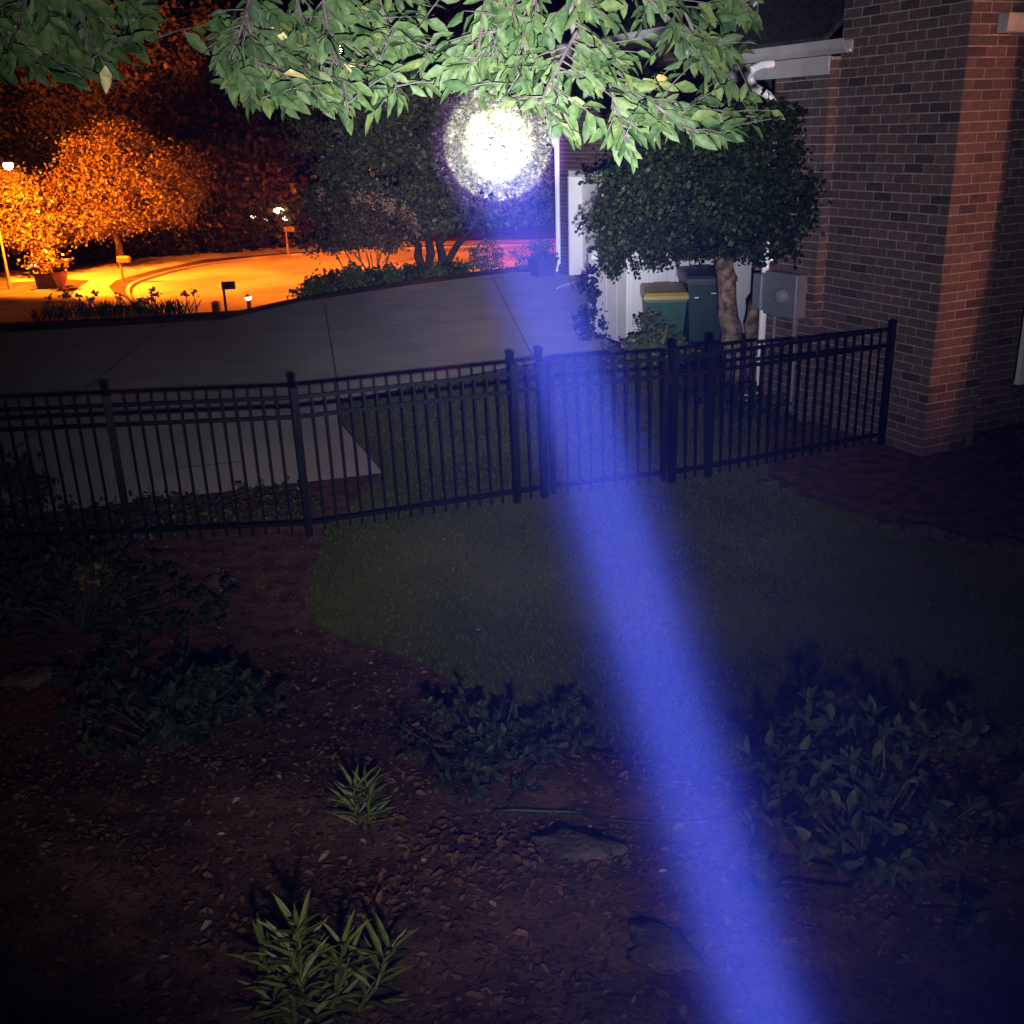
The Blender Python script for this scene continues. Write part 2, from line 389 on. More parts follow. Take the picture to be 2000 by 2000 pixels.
def leaf_part(name, parent, P, L, Wd, d, nr, mat, fine=False):
    v, f = (leaves4 if fine else quads)(P, L, Wd, d, nr)
    return tag(raw(name, v, f, mat, parent), kind='stuff')
def limb(rs, a, b, k=5, sag=.1):
    a = np.asarray(a, float); b = np.asarray(b, float); L = np.linalg.norm(b - a)
    return [a + (b - a) * t + rs.normal(size=3) * L * .045 * math.sin(math.pi * t) + Z * sag * L * math.sin(math.pi * t) for t in np.linspace(0, 1, k)]
def tree(name, base, label, trunk_r, stems, blobs, n, size, lmat, bark='bark', seed=1, clump=.35, group=None, cat='tree', fork=.4, extra=14):
    rs = np.random.RandomState(seed); base = np.asarray(base, float)
    t = thing(name, base, label, cat, group)
    mb = MB()
    for (top, r) in stems:
        P = limb(rs, base + rs.normal(size=3) * trunk_r * .5 * np.array([1, 1, 0]) - Z * .15, top, 6, .03)
        mb.tube(P, list(np.linspace(r, r * .55, 6)), 8)
        for j in range(extra // max(1, len(stems))):
            c, rr = blobs[rs.randint(len(blobs))]
            tip = np.asarray(c) + unit(rs.normal(size=3)) * np.asarray(rr) * .85
            s0 = P[rs.randint(3, 6)]
            mb.tube(limb(rs, s0, tip, 5, .06), list(np.linspace(r * .42, r * .07, 5)), 5)
    mb.build('trunk', bark, t, True)
    leaf_part('crown', t, *cloud(rs, blobs, n, clump, size), lmat)
    return t

# ------------------------------------------------------------------ the brick house
house = thing('brick_house', W(7.0, 7.74, 0), 'brown brick house with broad chimney, white gutter and dark roof beside the black fence', 'house')
HV = (V, U, Z)
def hb(u0, u1, v0, v1, z0, z1): # box in house coordinates
    return (W((u0 + u1) / 2, (v0 + v1) / 2, (z0 + z1) / 2), (v1 - v0) / 2, (u1 - u0) / 2, (z1 - z0) / 2, HV)
chim = MB().box(*hb(7.0, 8.55, 7.74, 8.42, -.1, 7.0)).build('chimney', 'mortar', house)
wallA = MB().box(*hb(8.55, 9.38, 7.62, 9.2, -.1, 3.72)).build('wall', 'mortar', house)
wallB = MB().box(*hb(7.35, 7.6, 8.42, 13.5, -.1, 3.8)).build('wall', 'mortar', house)
G0, G1, GZ = 16.6, 20.65, 2.14                                # garage opening
mb = MB()
mb.box(*hb(G1, 21.15, 11.25, 11.65, -.1, 4.5)); mb.box(*hb(15.2, G0, 11.25, 11.65, -.1, 4.5)); mb.box(*hb(G0, G1, 11.25, 11.65, GZ, 4.5)); mb.box(*hb(20.9, 21.15, 11.65, 16, -.1, 4.5)); mb.box(*hb(15.0, 15.2, 11.25, 16, -.1, 4.5))
wallC = mb.build('wall', 'mortar', house)
BL, BH, CO = .228, .078, .088
bricks = []                                                    # (part, centre, dir, half length, normal)
def brick_face(part, p0, d, length, nrm, z0, z1, holes=(), seed=0):
    rs = np.random.RandomState(seed); k = 0; z = z0
    while z + CO <= z1 + 1e-6:
        a = -(BL + .01) * (0 if k % 2 else .5); 
        while a < length:
            s, e = max(a, 0.0), min(a + BL, length)
            if e - s > .04:
                m = (s + e) / 2
                spans = [(s, e)]
                for (h0, h1, y0, y1) in holes:
                    if z + CO > y0 and z < y1:
                        spans = [q for (x0, x1) in spans for q in ((x0, min(x1, h0)), (max(x0, h1), x1)) if q[1] - q[0] > .03]
                for (x0, x1) in spans:
                    c = p0 + d * ((x0 + x1) / 2 + rs.normal() * .0012) + Z * (z + BH / 2 + .005 + rs.normal() * .0012) + nrm * (-.0085 + rs.uniform(0, .002))
                    bricks.append((part, c, d, (x1 - x0) / 2, nrm))
            a += BL + .01
        z += CO; k += 1
brick_face(chim, W(7.0, 7.74), U, 1.55, -V, 0, 6.0, seed=1)
brick_face(chim, W(7.0, 7.74), V, .68, -U, 0, 6.0, seed=2)
brick_face(wallA, W(8.55, 7.62), U, .83, -V, 0, 3.7, seed=3)
brick_face(wallA, W(8.55, 7.62), V, .12, -U, 0, 3.7, seed=4)
brick_face(wallB, W(7.35, 8.42), V, 3.0, -U, 0, 3.75, holes=((.92, 2.1, .45, 2.3),), seed=5)
brick_face(wallC, W(15.0, 11.25), V, 4.5, -U, 0, 4.45, seed=7)
brick_face(wallC, W(15.2, 11.25), U, 5.95, -V, 0, 4.45, holes=((G0 - 15.2, G1 - 15.2, -1, GZ + .1),), seed=6)
vis = []
for i, (part, c, d, hl, nr) in enumerate(bricks):
    x, y, zc = px_of(c)
    ok = -20 < x < 2020 and -10 < y < 905 and part in (chim, wallB) and zc > 0
    vis.append((hl / zc if ok else 0, i))
vis.sort(reverse=True); solo = {i for s, i in vis[:296] if s > 0}
BM = {}
def brick_mesh(hl):
    key = round(hl, 2)
    if key not in BM:
        m = MB().box((0, 0, 0), hl, .012, BH / 2, None, .004); me = bpy.data.meshes.new('brick')
        me.from_pydata([tuple(x) for x in np.concatenate(m.v)], [], m.f); me.materials.append(MAT['brick']); BM[key] = me
    return BM[key]
joined = {}
for i, (part, c, d, hl, nr) in enumerate(bricks):
    if i in solo:
        M4 = Matrix.Identity(4); q = np.cross(Z, d)
        for r in range(3): M4[r][0], M4[r][1], M4[r][2], M4[r][3] = d[r], q[r], Z[r], c[r]
        link_copy('brick', brick_mesh(hl), part, M4)
    else:
        joined.setdefault(part.name, (part, MB()))[1].box(c, hl, .012, BH / 2, (d, np.cross(Z, d), Z))
for part, m in joined.values(): tag(m.build('brickwork', 'brick', part), kind='stuff')

# eave, gutter, roof over the wall beside the chimney
MB().box(*hb(8.556, 10.35, 7.59, 7.618, 3.56, 3.73)).build('fascia', 'trim_grey', house)
MB().box(*hb(8.25, 10.35, 7.585, 7.61, 3.735, 3.85)).build('gutter_back', 'trim_grey', house)
gm = MB()
prof = [(7.60, 3.735), (7.53, 3.735), (7.49, 3.78), (7.47, 3.86), (7.485, 3.86), (7.495, 3.81)]
pv = []
for uu in (8.25, 10.36):
    for (a, b) in prof: pv.append(W(uu, a, b))
k = len(prof); gm.add(pv, [(i, i + 1, k + i + 1, k + i) for i in range(k - 1)] + [tuple(range(k))])
gm.build('gutter', 'trim_grey', house)
rf = MB(); u0, u1 = 8.56, 10.42
rp = [W(u0, 7.52, 3.84), W(u1, 7.52, 3.84), W(u1 + .0, 12, 7.4), W(u0, 12, 7.4)]
rf.add(rp + [p + Z * .06 for p in rp], [(3, 2, 1, 0), (4, 5, 6, 7), (0, 1, 5, 4), (1, 2, 6, 5), (2, 3, 7, 6), (3, 0, 4, 7)])
roof = rf.build('roof', 'roof_shingle', house)
rk = MB(); a = W(10.42, 7.52, 3.76); b = W(10.42, 12, 7.3); n0 = U * .5
q = [a, a + n0, b + n0, b]; rk.add(q + [p + Z * .18 for p in q], [(3, 2, 1, 0), (4, 5, 6, 7), (0, 1, 5, 4), (1, 2, 6, 5), (2, 3, 7, 6), (3, 0, 4, 7)])
rk.build('rake_board', 'garage_paint', roof)
# eave on the right of the chimney with its own fascia
MB().box(*hb(6.88, 6.985, 8.05, 13.5, 3.80, 3.95)).build('fascia', 'trim_grey', house)
MB().box(*hb(6.99, 7.35, 8.43, 13.5, 3.805, 3.84)).build('soffit', 'white_paint', house)
rp = [W(6.8, 8.43, 3.955), W(6.8, 13.5, 3.955), W(10.5, 13.5, 6.2), W(10.5, 8.43, 6.2)]
MB().add(rp + [p + Z * .05 for p in rp], [(3, 2, 1, 0), (4, 5, 6, 7), (0, 1, 5, 4), (1, 2, 6, 5), (2, 3, 7, 6), (3, 0, 4, 7)]).build('roof', 'roof_shingle', house)
win = MB().box(*hb(7.33, 7.36, 9.34, 10.5, .5, 2.25)).build('window', 'glass_dark', house)
fm = MB()
for a in ((9.34, 9.44, .45, 2.3), (10.4, 10.5, .45, 2.3), (9.441, 10.399, 2.2, 2.3), (9.441, 10.399, .45, .53), (9.441, 10.399, 1.35, 1.4)): fm.box(*hb(7.27, 7.325, *a))
fm.build('window_frame', 'white_paint', win)
MB().box(*hb(7.2, 7.33, 9.25, 10.6, .37, .445)).build('sill', 'brick', win)
# downspout: gutter outlet, two elbows, pipe with straps
ds = MB()
ds.tube([W(9.3, 7.5, 3.70), W(9.3, 7.36, 3.69), W(9.3, 7.25, 3.65), W(9.3, 7.22, 3.56), W(9.3, 7.28, 3.48), W(9.3, 7.46, 3.40), W(9.3, 7.545, 3.32), W(9.3, 7.555, 3.2), W(9.3, 7.555, .35), W(9.3, 7.53, .22), W(9.3, 7.3, .12)], .042, 8)
dsp = ds.build('downspout', 'white_paint', house)
sm = MB()
for z in (3.0, 1.7, .6): sm.box(*hb(9.24, 9.36, 7.505, 7.606, z - .015, z + .015))
sm.build('strap', 'white_paint', dsp)
# garage: jamb trim, door panels, far downspout, eave
MB().box(*hb(G1 - .05, G1 - .002, 11.235, 11.62, 0.03, GZ)).build('jamb', 'white_paint', house)
MB().box(*hb(G0, G1 - .05, 11.232, 11.27, GZ, GZ + .12)).build('header_trim', 'white_paint', house)
gd = MB().box(*hb(G0, G1 - .055, 11.56, 11.60, .04, GZ)).build('garage_door', 'garage_paint', house)
for r in range(4):
    for c in range(4):
        du = (G1 - .055 - G0) / 4
        MB().box(*hb(G0 + c * du + .09, G0 + (c + 1) * du - .09, 11.548, 11.559, .10 + r * .51, .10 + r * .51 + .38)).build('panel', 'garage_paint', gd)
dg = MB().tube([W(21.05, 11.19, 4.5), W(21.05, 11.19, .25), W(21.05, 11.15, .12), W(21.05, 10.85, .07)], .055, 8)
dg.build('downspout', 'white_paint', house)
MB().box(*hb(15.0, 22.1, 10.8, 11.4, 4.5, 4.72)).build('eave', 'white_paint', house)
rp = [W(14.9, 10.78, 4.73), W(22.15, 10.78, 4.73), W(22.15, 16, 7.6), W(14.9, 16, 7.6)]
MB().add(rp + [p + Z * .06 for p in rp], [(3, 2, 1, 0), (4, 5, 6, 7), (0, 1, 5, 4), (1, 2, 6, 5), (2, 3, 7, 6), (3, 0, 4, 7)]).build('roof', 'roof_shingle', house)
# wall lantern half hidden by the holly
dq = ray(1428, 452); lp = CAM + dq * (14.86 / (dq @ U)); lv_, lz_ = float(lp @ V), float(lp[2])
lt = thing('wall_lantern', W(15.0, lv_, lz_), 'small lit wall lantern shining through the clipped evergreen crown', 'lantern')
MB().box(*hb(14.9, 14.99, lv_ - .03, lv_ + .03, lz_ + .12, lz_ + .2)).build('bracket', 'mail_black', lt)
MB().frustum(W(14.86, lv_, lz_ - .1), .05, .05, W(14.86, lv_, lz_ + .1), .07, .07).build('glass', 'lamp_warm', lt)
MB().frustum(W(14.86, lv_, lz_ + .105), .09, .09, W(14.86, lv_, lz_ + .2), .01, .01).build('cap', 'mail_black', lt)

# electric meter on the wall
em = thing('electric_meter', W(8.98, 7.5, 1.1), 'grey electric meter box with round glass dome on the brick wall', 'meter')
MB().box(*hb(8.66, 9.2, 7.46, 7.612, 1.13, 1.6), bev=.012).build('box', 'meter_grey', em)
MB().box(*hb(9.215, 9.37, 7.44, 7.612, 1.16, 1.56), bev=.012).build('disconnect_box', 'meter_grey', em)
dm = MB(); c = W(8.86, 7.455, 1.36)
for i in range(1): 
    P = [c - V * t for t in (0, .02, .05, .08, .10)]; dm.tube(P, [.085, .085, .08, .06, .02], 14)
dm.build('meter_dome', 'lens_glass', em)
MB().tube([W(8.75, 7.55, 1.13), W(8.75, 7.55, .0)], .03, 8).build('conduit', 'conduit', em)
MB().tube([W(9.1, 7.56, 1.13), W(9.1, 7.56, .0)], .018, 8).build('conduit', 'conduit', em)

# ------------------------------------------------------------------ metal fence and gate
def post(parent, P, h=1.26, w=.029):
    d = MB().box(P + Z * (h / 2 - .1), w, w, h / 2 + .1, (fd, fs, Z)).build('post', 'black_metal', parent)
    m = MB().box(P + Z * (h + .006), w + .006, w + .006, .006, (fd, fs, Z)); m.frustum(P + Z * (h + .012), w + .004, w + .004, P + Z * (h + .03), .006, .006, (fd, fs)); m.build('post_cap', 'black_metal', d)
pk_me = None
def panel(parent, A, B, z0=0., z1=0., npk=None, gate=False):
    global pk_me
    d = B - A; L = np.linalg.norm(d); t = d / L; s = np.array([-t[1], t[0], 0])
    for z in (1.19, 1.03, .115):
        MB().box((A + B) / 2 + Z * z, L / 2 - .003, .013, .016, (t, s, Z)).build('rail', 'black_metal', parent)
    n = npk or max(1, int(round(L / .108)) - 1)
    if pk_me is None:
        m = MB().box((0, 0, 0), .0085, .0085, .578); pk_me = bpy.data.meshes.new('picket'); pk_me.from_pydata([tuple(x) for x in np.concatenate(m.v)], [], m.f); pk_me.materials.append(MAT['black_metal'])
    for i in range(n):
        p = A + d * (i + 1) / (n + 1)
        M4 = Matrix.Rotation(math.atan2(t[1], t[0]), 4, 'Z'); M4.translation = Vector(p + Z * (.03 + .578))
        link_copy('picket', pk_me, parent, M4)
def fxy(x, y): return np.array([x, y, float(hgt(x, y))])
P3 = fxy(.05, 8.63); P2 = fxy(-1.71, 8.02); P1 = gp(206, 768, 1.29); P1[2] = 0; P0 = P1 + (P1 - P2) * 1.0; P0[2] = 0; GA = fxy(.30, 8.73); GB = fxy(1.50, 9.03); P5 = fxy(1.86, 9.16); P6 = fxy(3.80, 10.03)
fd = unit(P3 - P2); fs = np.array([-fd[1], fd[0], 0])
f1 = thing('metal_fence', P2, 'black metal picket fence between driveway and mulch bed, left of the gate', 'fence')
for P in (P0, P1, P2, P3, GA): post(f1, P)
e = .032
for A, B in ((P0, P1), (P1, P2), (P2, P3), (P3, GA)):
    t = unit(B - A); panel(f1, A + t * e, B - t * e)
f2 = thing('metal_fence', P6, 'black metal picket fence running from the gate to the brick chimney', 'fence')
fd = unit(P6 - P5); fs = np.array([-fd[1], fd[0], 0])
for P in (GB, P5, P6): post(f2, P)
for A, B in ((GB, P5), (P5, P6)):
    t = unit(B - A); panel(f2, A + t * e, B - t * e)
fd = unit(GB - GA); fs = np.array([-fd[1], fd[0], 0])
gt = thing('garden_gate', (GA + GB) / 2, 'black metal picket gate set in the fence', 'gate')
ga, gb = GA + fd * .085, GB - fd * .085
for P in (ga, gb): MB().box(P + Z * .62, .022, .022, .575, (fd, fs, Z)).build('stile', 'black_metal', gt)
panel(gt, ga + fd * .023, gb - fd * .023)
MB().box(ga - fs * .04 + Z * 1.08, .02, .018, .05, (fd, fs, Z), .005).build('latch', 'black_metal', gt)
for z in (.3, 1.0): MB().box(gb + fd * .04 + Z * z, .02, .012, .05, (fd, fs, Z)).build('hinge', 'black_metal', gt)

# ------------------------------------------------------------------ bin corner
ps = thing('privacy_screen', W(13.1, 8.12, 0), 'white vinyl privacy screen standing behind the two wheeled bins', 'screen')
def vpost(u, v, h):
    o = MB().box(*hb(u - .06, u + .06, v - .06, v + .06, 0, h), bev=.008).build('post', 'vinyl', ps)
    MB().frustum(W(u, v, h), .075, .075, W(u, v, h + .06), .02, .02, (V, U)).build('post_cap', 'vinyl', o)
vpost(13.1, 8.12, 1.55); vpost(13.1, 9.0, 1.55); vpost(13.1, 10.6, 1.55); vpost(14.3, 8.22, 1.27)
for v0, v1 in ((8.185, 8.935), (9.065, 10.535)):
    nb = int(round((v1 - v0) / .16))
    for i in range(nb):
        w_ = (v1 - v0) / nb
        MB().box(*hb(13.085 + .004 * (i % 2), 13.115, v0 + i * w_ + .002, v0 + (i + 1) * w_ - .002, .08, 1.42)).build('board', 'vinyl', ps)
    for z in (.06, 1.44): MB().box(*hb(13.06, 13.14, v0, v1, z - .045, z + .045)).build('rail', 'vinyl', ps)
for i in range(7):
    w_ = (14.235 - 13.165) / 7
    MB().box(*hb(13.165 + i * w_ + .002, 13.165 + (i + 1) * w_ - .002, 8.15 + .004 * (i % 2), 8.18, .05, 1.2)).build('board', 'vinyl', ps)

def bin_(name, u, v, rot, label, body, lid, w0, d0, h, badge):
    c = W(u, v, 0); t = thing(name, c, label, 'bin', 'wheeled bins by the white screen')
    a = A25 + math.radians(rot); X = np.array([math.cos(a), math.sin(a), 0]); Y = np.array([-math.sin(a), math.cos(a), 0])
    m = MB(); m.frustum(c + Z * .06, w0 * .38, d0 * .36, c + Z * (h - .1), w0 * .48, d0 * .48, (X, Y)); m.box(c + Z * (h - .085), w0 * .5, d0 * .5, .022, (X, Y, Z), .006)
    b = m.build('body', body, t)
    m = MB(); q = [(-.52, -.54, .0), (.52, -.54, .0), (.52, .52, .05), (-.52, .52, .05)]
    l0 = [c + X * w0 * x + Y * d0 * y + Z * (h - .06 + .0 * zz) for x, y, zz in q]; l1 = [c + X * w0 * x * .93 + Y * d0 * y * .93 + Z * (h + .03 + zz) for x, y, zz in q]
    lm = [c + X * w0 * x + Y * d0 * y + Z * (h - .01 + zz) for x, y, zz in q]
    m.add(l0 + lm + l1, [(3, 2, 1, 0), (8, 9, 10, 11)] + [(i, (i + 1) % 4, 4 + (i + 1) % 4, 4 + i) for i in range(4)] + [(4 + i, 4 + (i + 1) % 4, 8 + (i + 1) % 4, 8 + i) for i in range(4)])
    L_ = m.build('lid', lid, t)
    MB().tube([c + X * w0 * -.42 + Y * d0 * .56 + Z * (h - .02), c + X * w0 * .42 + Y * d0 * .56 + Z * (h - .02)], .018, 8).build('handle', lid, t)
    MB().box(c + Y * d0 * .53 + Z * (h + .055), w0 * .2, .03, .03, (X, Y, Z), .008).build('hinge_block', lid, L_)
    for sgn in (-1, 1):
        p = c + X * w0 * .43 * sgn + Y * d0 * .40 + Z * .12
        MB().tube([p - X * .03, p + X * .03], .12, 14).build('wheel', 'rubber', t)
    for (fx, fz, wx, wz, face) in badge:
        k_ = .38 + .10 * (fz - .06) / (h - .16)
        if face == 'front': MB().box(c - Y * (d0 * (k_ - .012) + .004) + X * fx + Z * fz, wx, .003, wz, (X, Y, Z)).build('printed_mark', 'print_white', b)
        else: MB().box(c - X * (w0 * k_ + .004) + Y * fx + Z * fz, .003, wx, wz, (X, Y, Z)).build('printed_mark', 'print_white', b)
    return t
bin_('recycling_bin', 12.35, 8.25, -28, 'green wheeled bin with flat yellow lid in front of white screen', 'bin_green', 'lid_yellow', .60, .64, .92, [(-.16, .66, .022, .03, 'front')])
bin_('trash_bin', 12.5, 9.08, -24, 'tall dark green wheeled bin with dark lid beside the pale tree trunk', 'bin_dark', 'lid_dark', .70, .76, 1.08, [(.08, .86, .075, .012, 'front'), (-.2, .80, .03, .008, 'front')])

# clipped evergreen with pale twin trunk over the bins
rs = np.random.RandomState(5)
tb = W(10.52, 8.32, 0)
ht = thing('evergreen_tree', tb, 'clipped dark evergreen tree with pale peeling twin trunk leaning over the bins', 'tree')
mb = MB()
mb.tube(limb(rs, tb - V * .14 - Z * .1, W(10.62, 8.02, 1.75), 8, 0), [.19, .16, .145, .135, .13, .125, .115, .10], 12)
mb.tube(limb(rs, tb + V * .02 - Z * .1, W(10.45, 8.40, 1.75), 8, 0), [.16, .12, .105, .10, .095, .09, .08, .07], 12)
for q in [(12.0, 7.0, 2.2), (11.4, 7.0, 2.6), (11.0, 7.4, 3.0), (10.6, 8.0, 2.9), (10.4, 8.3, 2.4), (11.8, 7.6, 2.0), (11.2, 6.9, 1.9)]:
    mb.tube(limb(rs, W(10.75, 8.05, 1.55), W(*q), 5, .02), [.055, .045, .035, .025, .012], 6)
mb.build('trunk', 'bark_pale', ht, True)
hol = [(1310, 395, 12.0, .80, .66), (1222, 450, 12.2, .46, .46), (1290, 325, 12.1, .55, .42), (1410, 360, 11.4, .75, .72), (1490, 330, 10.9, .50, .66), (1525, 260, 10.7, .33, .36), (1470, 450, 11.0, .52, .36), (1545, 390, 10.6, .28, .5), (1330, 465, 12.0, .66, .30), (1410, 280, 11.5, .6, .4), (1450, 400, 11.2, .6, .5)]
blobs = [(at(a, b, D), (rx, rx * .9, rz)) for a, b, D, rx, rz in hol]
rs = np.random.RandomState(11)
P, L, Wd, d, nr = cloud(rs, blobs, 29000, .085, .058)
leaf_part('crown', ht, P, L, Wd * 1.2, d, nr, 'leaf_holly')

# small shrubs around the bins
def shrub(name, base, label, blobs, n, size, mat, seed, clump=.08, group=None, fine=False, stems=6, cat='shrub'):
    rs = np.random.RandomState(seed); base = np.asarray(base, float)
    t = thing(name, base, label, cat, group); mb = MB()
    for i in range(stems):
        c, rr = blobs[i % len(blobs)]; tip = np.asarray(c) + unit(rs.normal(size=3)) * np.asarray(rr) * .6
        mb.tube(limb(rs, base + rs.normal(size=3) * .03 * np.array([1, 1, 0]) - Z * .04, tip, 4, .05), [.014, .011, .008, .004], 5)
    mb.build('stem', 'twig', t)
    leaf_part('foliage', t, *cloud(rs, blobs, n, clump, size), mat, fine)
    return t
b0 = W(11.4, 7.3, 0)
shrub('leafy_shrub', b0, 'loose olive leafy shrub growing in front of the yellow lidded bin', [(b0 + Z * .28 + V * .0, (.5, .38, .26)), (b0 + Z * .34 + V * .38, (.34, .3, .22)), (b0 + Z * .5 + V * .1, (.12, .12, .3))], 1500, .075, 'leaf_mid', 3, .07)
b0 = gp(1150, 668)
shrub('leafy_shrub', b0, 'thin dark upright shrub climbing beside the white screen end post', [(b0 + Z * .75, (.16, .16, .5)), (b0 + Z * .2 + V * .1, (.28, .25, .2))], 520, .08, 'leaf_holly', 4, .07)
b0 = W(9.2, 7.2, 0)
shrub('low_shrub', b0, 'low dark shrub at the foot of the wall below the meter box', [(b0 + Z * .18, (.4, .3, .22)), (b0 + Z * .12 - U * .5, (.35, .25, .2))], 700, .06, 'leaf_azalea', 6, .06)
b0 = W(9.9, 7.1, 0)
shrub('flowering_plant', b0, 'small dark plant with pale blooms near the tree foot behind the fence', [(b0 + Z * .25, (.3, .25, .22))], 420, .06, 'leaf_holly', 8, .06)

# ------------------------------------------------------------------ drive border
def ground_blob(px, py, D, rx, ry, rz): c = at(px, py, D); return (c, (rx, ry, rz))
# broad tree caught by the flashlight
tbase = lay((-1.9, 26.0))
big = [(700, 230, 26.5, 1.7, 1.5, 1.2), (760, 330, 26, 1.9, 1.5, 1.1), (860, 200, 26.5, 1.8, 1.6, 1.2), (950, 250, 26, 1.7, 1.5, 1.15), (990, 330, 26, 1.2, 1.2, .6), (880, 400, 25.8, 1.6, 1.3, .7), (1010, 150, 26.5, 1.5, 1.4, 1.1), (780, 130, 27, 1.9, 1.6, 1.3), (920, 100, 27, 1.8, 1.6, 1.2), (1060, 400, 27.5, .8, .8, .5), (660, 400, 26.5, 1.0, 1.0, .6), (1090, 260, 27.5, .8, .9, .9), (975, 285, 25.4, 1.35, .8, 1.2), (965, 260, 25.2, 1.2, .7, 1.1)]
stems = [(at(790, 440, 26), .13), (at(880, 430, 26), .14), (at(930, 440, 26.3), .11), (at(860, 330, 26.2), .12)]
tree('broad_tree', tbase, 'broad leafy tree behind the drive caught in the bright flashlight spot', .18, stems, [ground_blob(*b) for b in big], 50000, .13, 'leaf_big', 'twig', seed=21, clump=.2)
# grass strip between the drive and the border planting
ed = [(-16, 18.12), (-9, 18.37), (-5.22, 18.97), (-4.12, 20.82), (-2.1, 22.67), (.18, 24.32)]
vs, _ = sheet('grass_verge', ed + [(x - .35, y + .75) for x, y in ed[::-1]], 'lawn_soil', .02, .4)
# crape myrtle
cb = lay(gp(727, 545))
rs = np.random.RandomState(8)
cr = thing('crape_myrtle', cb, 'multi stemmed small tree with dry flower heads at the edge of the drive', 'tree')
mb = MB()
for i in range(9):
    tip = at(640 + i * 18, 470 - 8 * math.sin(i), 24.2); mb.tube(limb(rs, cb - Z * .1 + rs.normal(size=3) * .05, tip, 6, -.04), list(np.linspace(.03, .012, 6)), 6)
mb.build('trunk', 'bark', cr, True)
cbl = [ground_blob(*b) for b in ((640, 455, 24.2, .55, .6, .5), (700, 430, 24.2, .75, .7, .5), (765, 450, 24.2, .6, .6, .45), (680, 468, 24, .8, .7, .24), (745, 472, 24, .7, .6, .22))]
leaf_part('crown', cr, *cloud(rs, cbl, 5200, .12, .085), 'leaf_crape')
for i, (a, b) in enumerate(((705, 388), (722, 392), (735, 388), (750, 396), (768, 402), (785, 408), (800, 418), (808, 432), (812, 445), (690, 395), (628, 378), (760, 408))):
    c = at(a, b, 24.0); n = 60; P = c + rs.normal(size=(n, 3)) * np.array([.045, .045, .10])
    v, f = quads(P, np.full(n, .06), np.full(n, .025), rs.normal(size=(n, 3)), rs.normal(size=(n, 3))); tag(raw('flower_head', v, f, 'flower_dry', cr), kind='stuff')
# border shrubs along the drive edge
bord = [(600, 572, .28, .20), (632, 565, .30, .26), (672, 562, .32, .28), (705, 556, .30, .20), (745, 548, .34, .22), (785, 541, .34, .20), (830, 536, .38, .20), (878, 530, .34, .16)]
blab = ['low feathery border shrub at the downhill end of the drive planting', 'spiky border shrub next to the end shrub of the drive planting', 'border shrub with upright shoots left of the crape myrtle stems', 'dark border shrub at the foot of the crape myrtle', 'border shrub just right of the crape myrtle foot', 'border shrub left of the broad tree trunk', 'border shrub at the foot of the broad tree', 'flat border shrub between broad tree and rounded bushes']
for i, (a, b, r, hh) in enumerate(bord):
    c = lay(gp(a, b)) + np.array([0, .7, 0]); c = lay(c)
    shrub('border_shrub', c, blab[i], [(c + Z * hh * .55, (r * 1.5, r * 1.1, hh * .75)), (c + Z * hh * 1.1 + np.array([r * .4, 0, 0]), (r * .7, r * .6, hh * .7))], 1000, .09, 'leaf_dark' if i % 2 else 'leaf_mid', 30 + i, .12, 'shrubs along the drive edge')
for i, (a, b, r, hh, lab) in enumerate(((950, 520, .52, .42, 'rounded pale bush at the drive edge right of the broad tree'), (1052, 512, .5, .42, 'rounded pale bush behind the dark planter by the garage corner'))):
    c = lay(lay(gp(a, b + 16)) + np.array([0, .6, 0]))
    shrub('rounded_bush', c, lab, [(c + Z * hh * .75, (r, r, hh))], 1500, .06, 'leaf_mid', 50 + i, .08, 'rounded bushes at the end of the drive')
pc = gp(1060, 541); pc[2] = .031
pl = thing('planter', pc, 'dark square planter standing on the drive by the garage corner', 'planter')
MB().frustum(pc, .20, .20, pc + Z * .36, .26, .26, (V, U)).build('pot', 'dark_planter', pl)
MB().box(pc + Z * .385, .285, .285, .025, (V, U, Z), .008).build('rim', 'dark_planter', pl)
n = 160; rs = np.random.RandomState(3); v, f = quads(pc + Z * .45 + rs.normal(size=(n, 3)) * np.array([.12, .12, .05]), np.full(n, .09), np.full(n, .03), rs.normal(size=(n, 3)) + Z, rs.normal(size=(n, 3))); tag(raw('foliage', v, f, 'leaf_dark', pl), kind='stuff')
hp = [gp(1088, 568) + Z * .05, gp(1100, 563) + Z * .06, gp(1115, 558) + Z * .05, gp(1134, 550) + Z * .05]
ho = MB().tube(spline(hp, 4), .012, 6).build('pale_hose', 'hose_pale', loc=gp(1110, 560)); tag(ho, 'thin pale hose end lying on the concrete drive before the garage', 'hose')

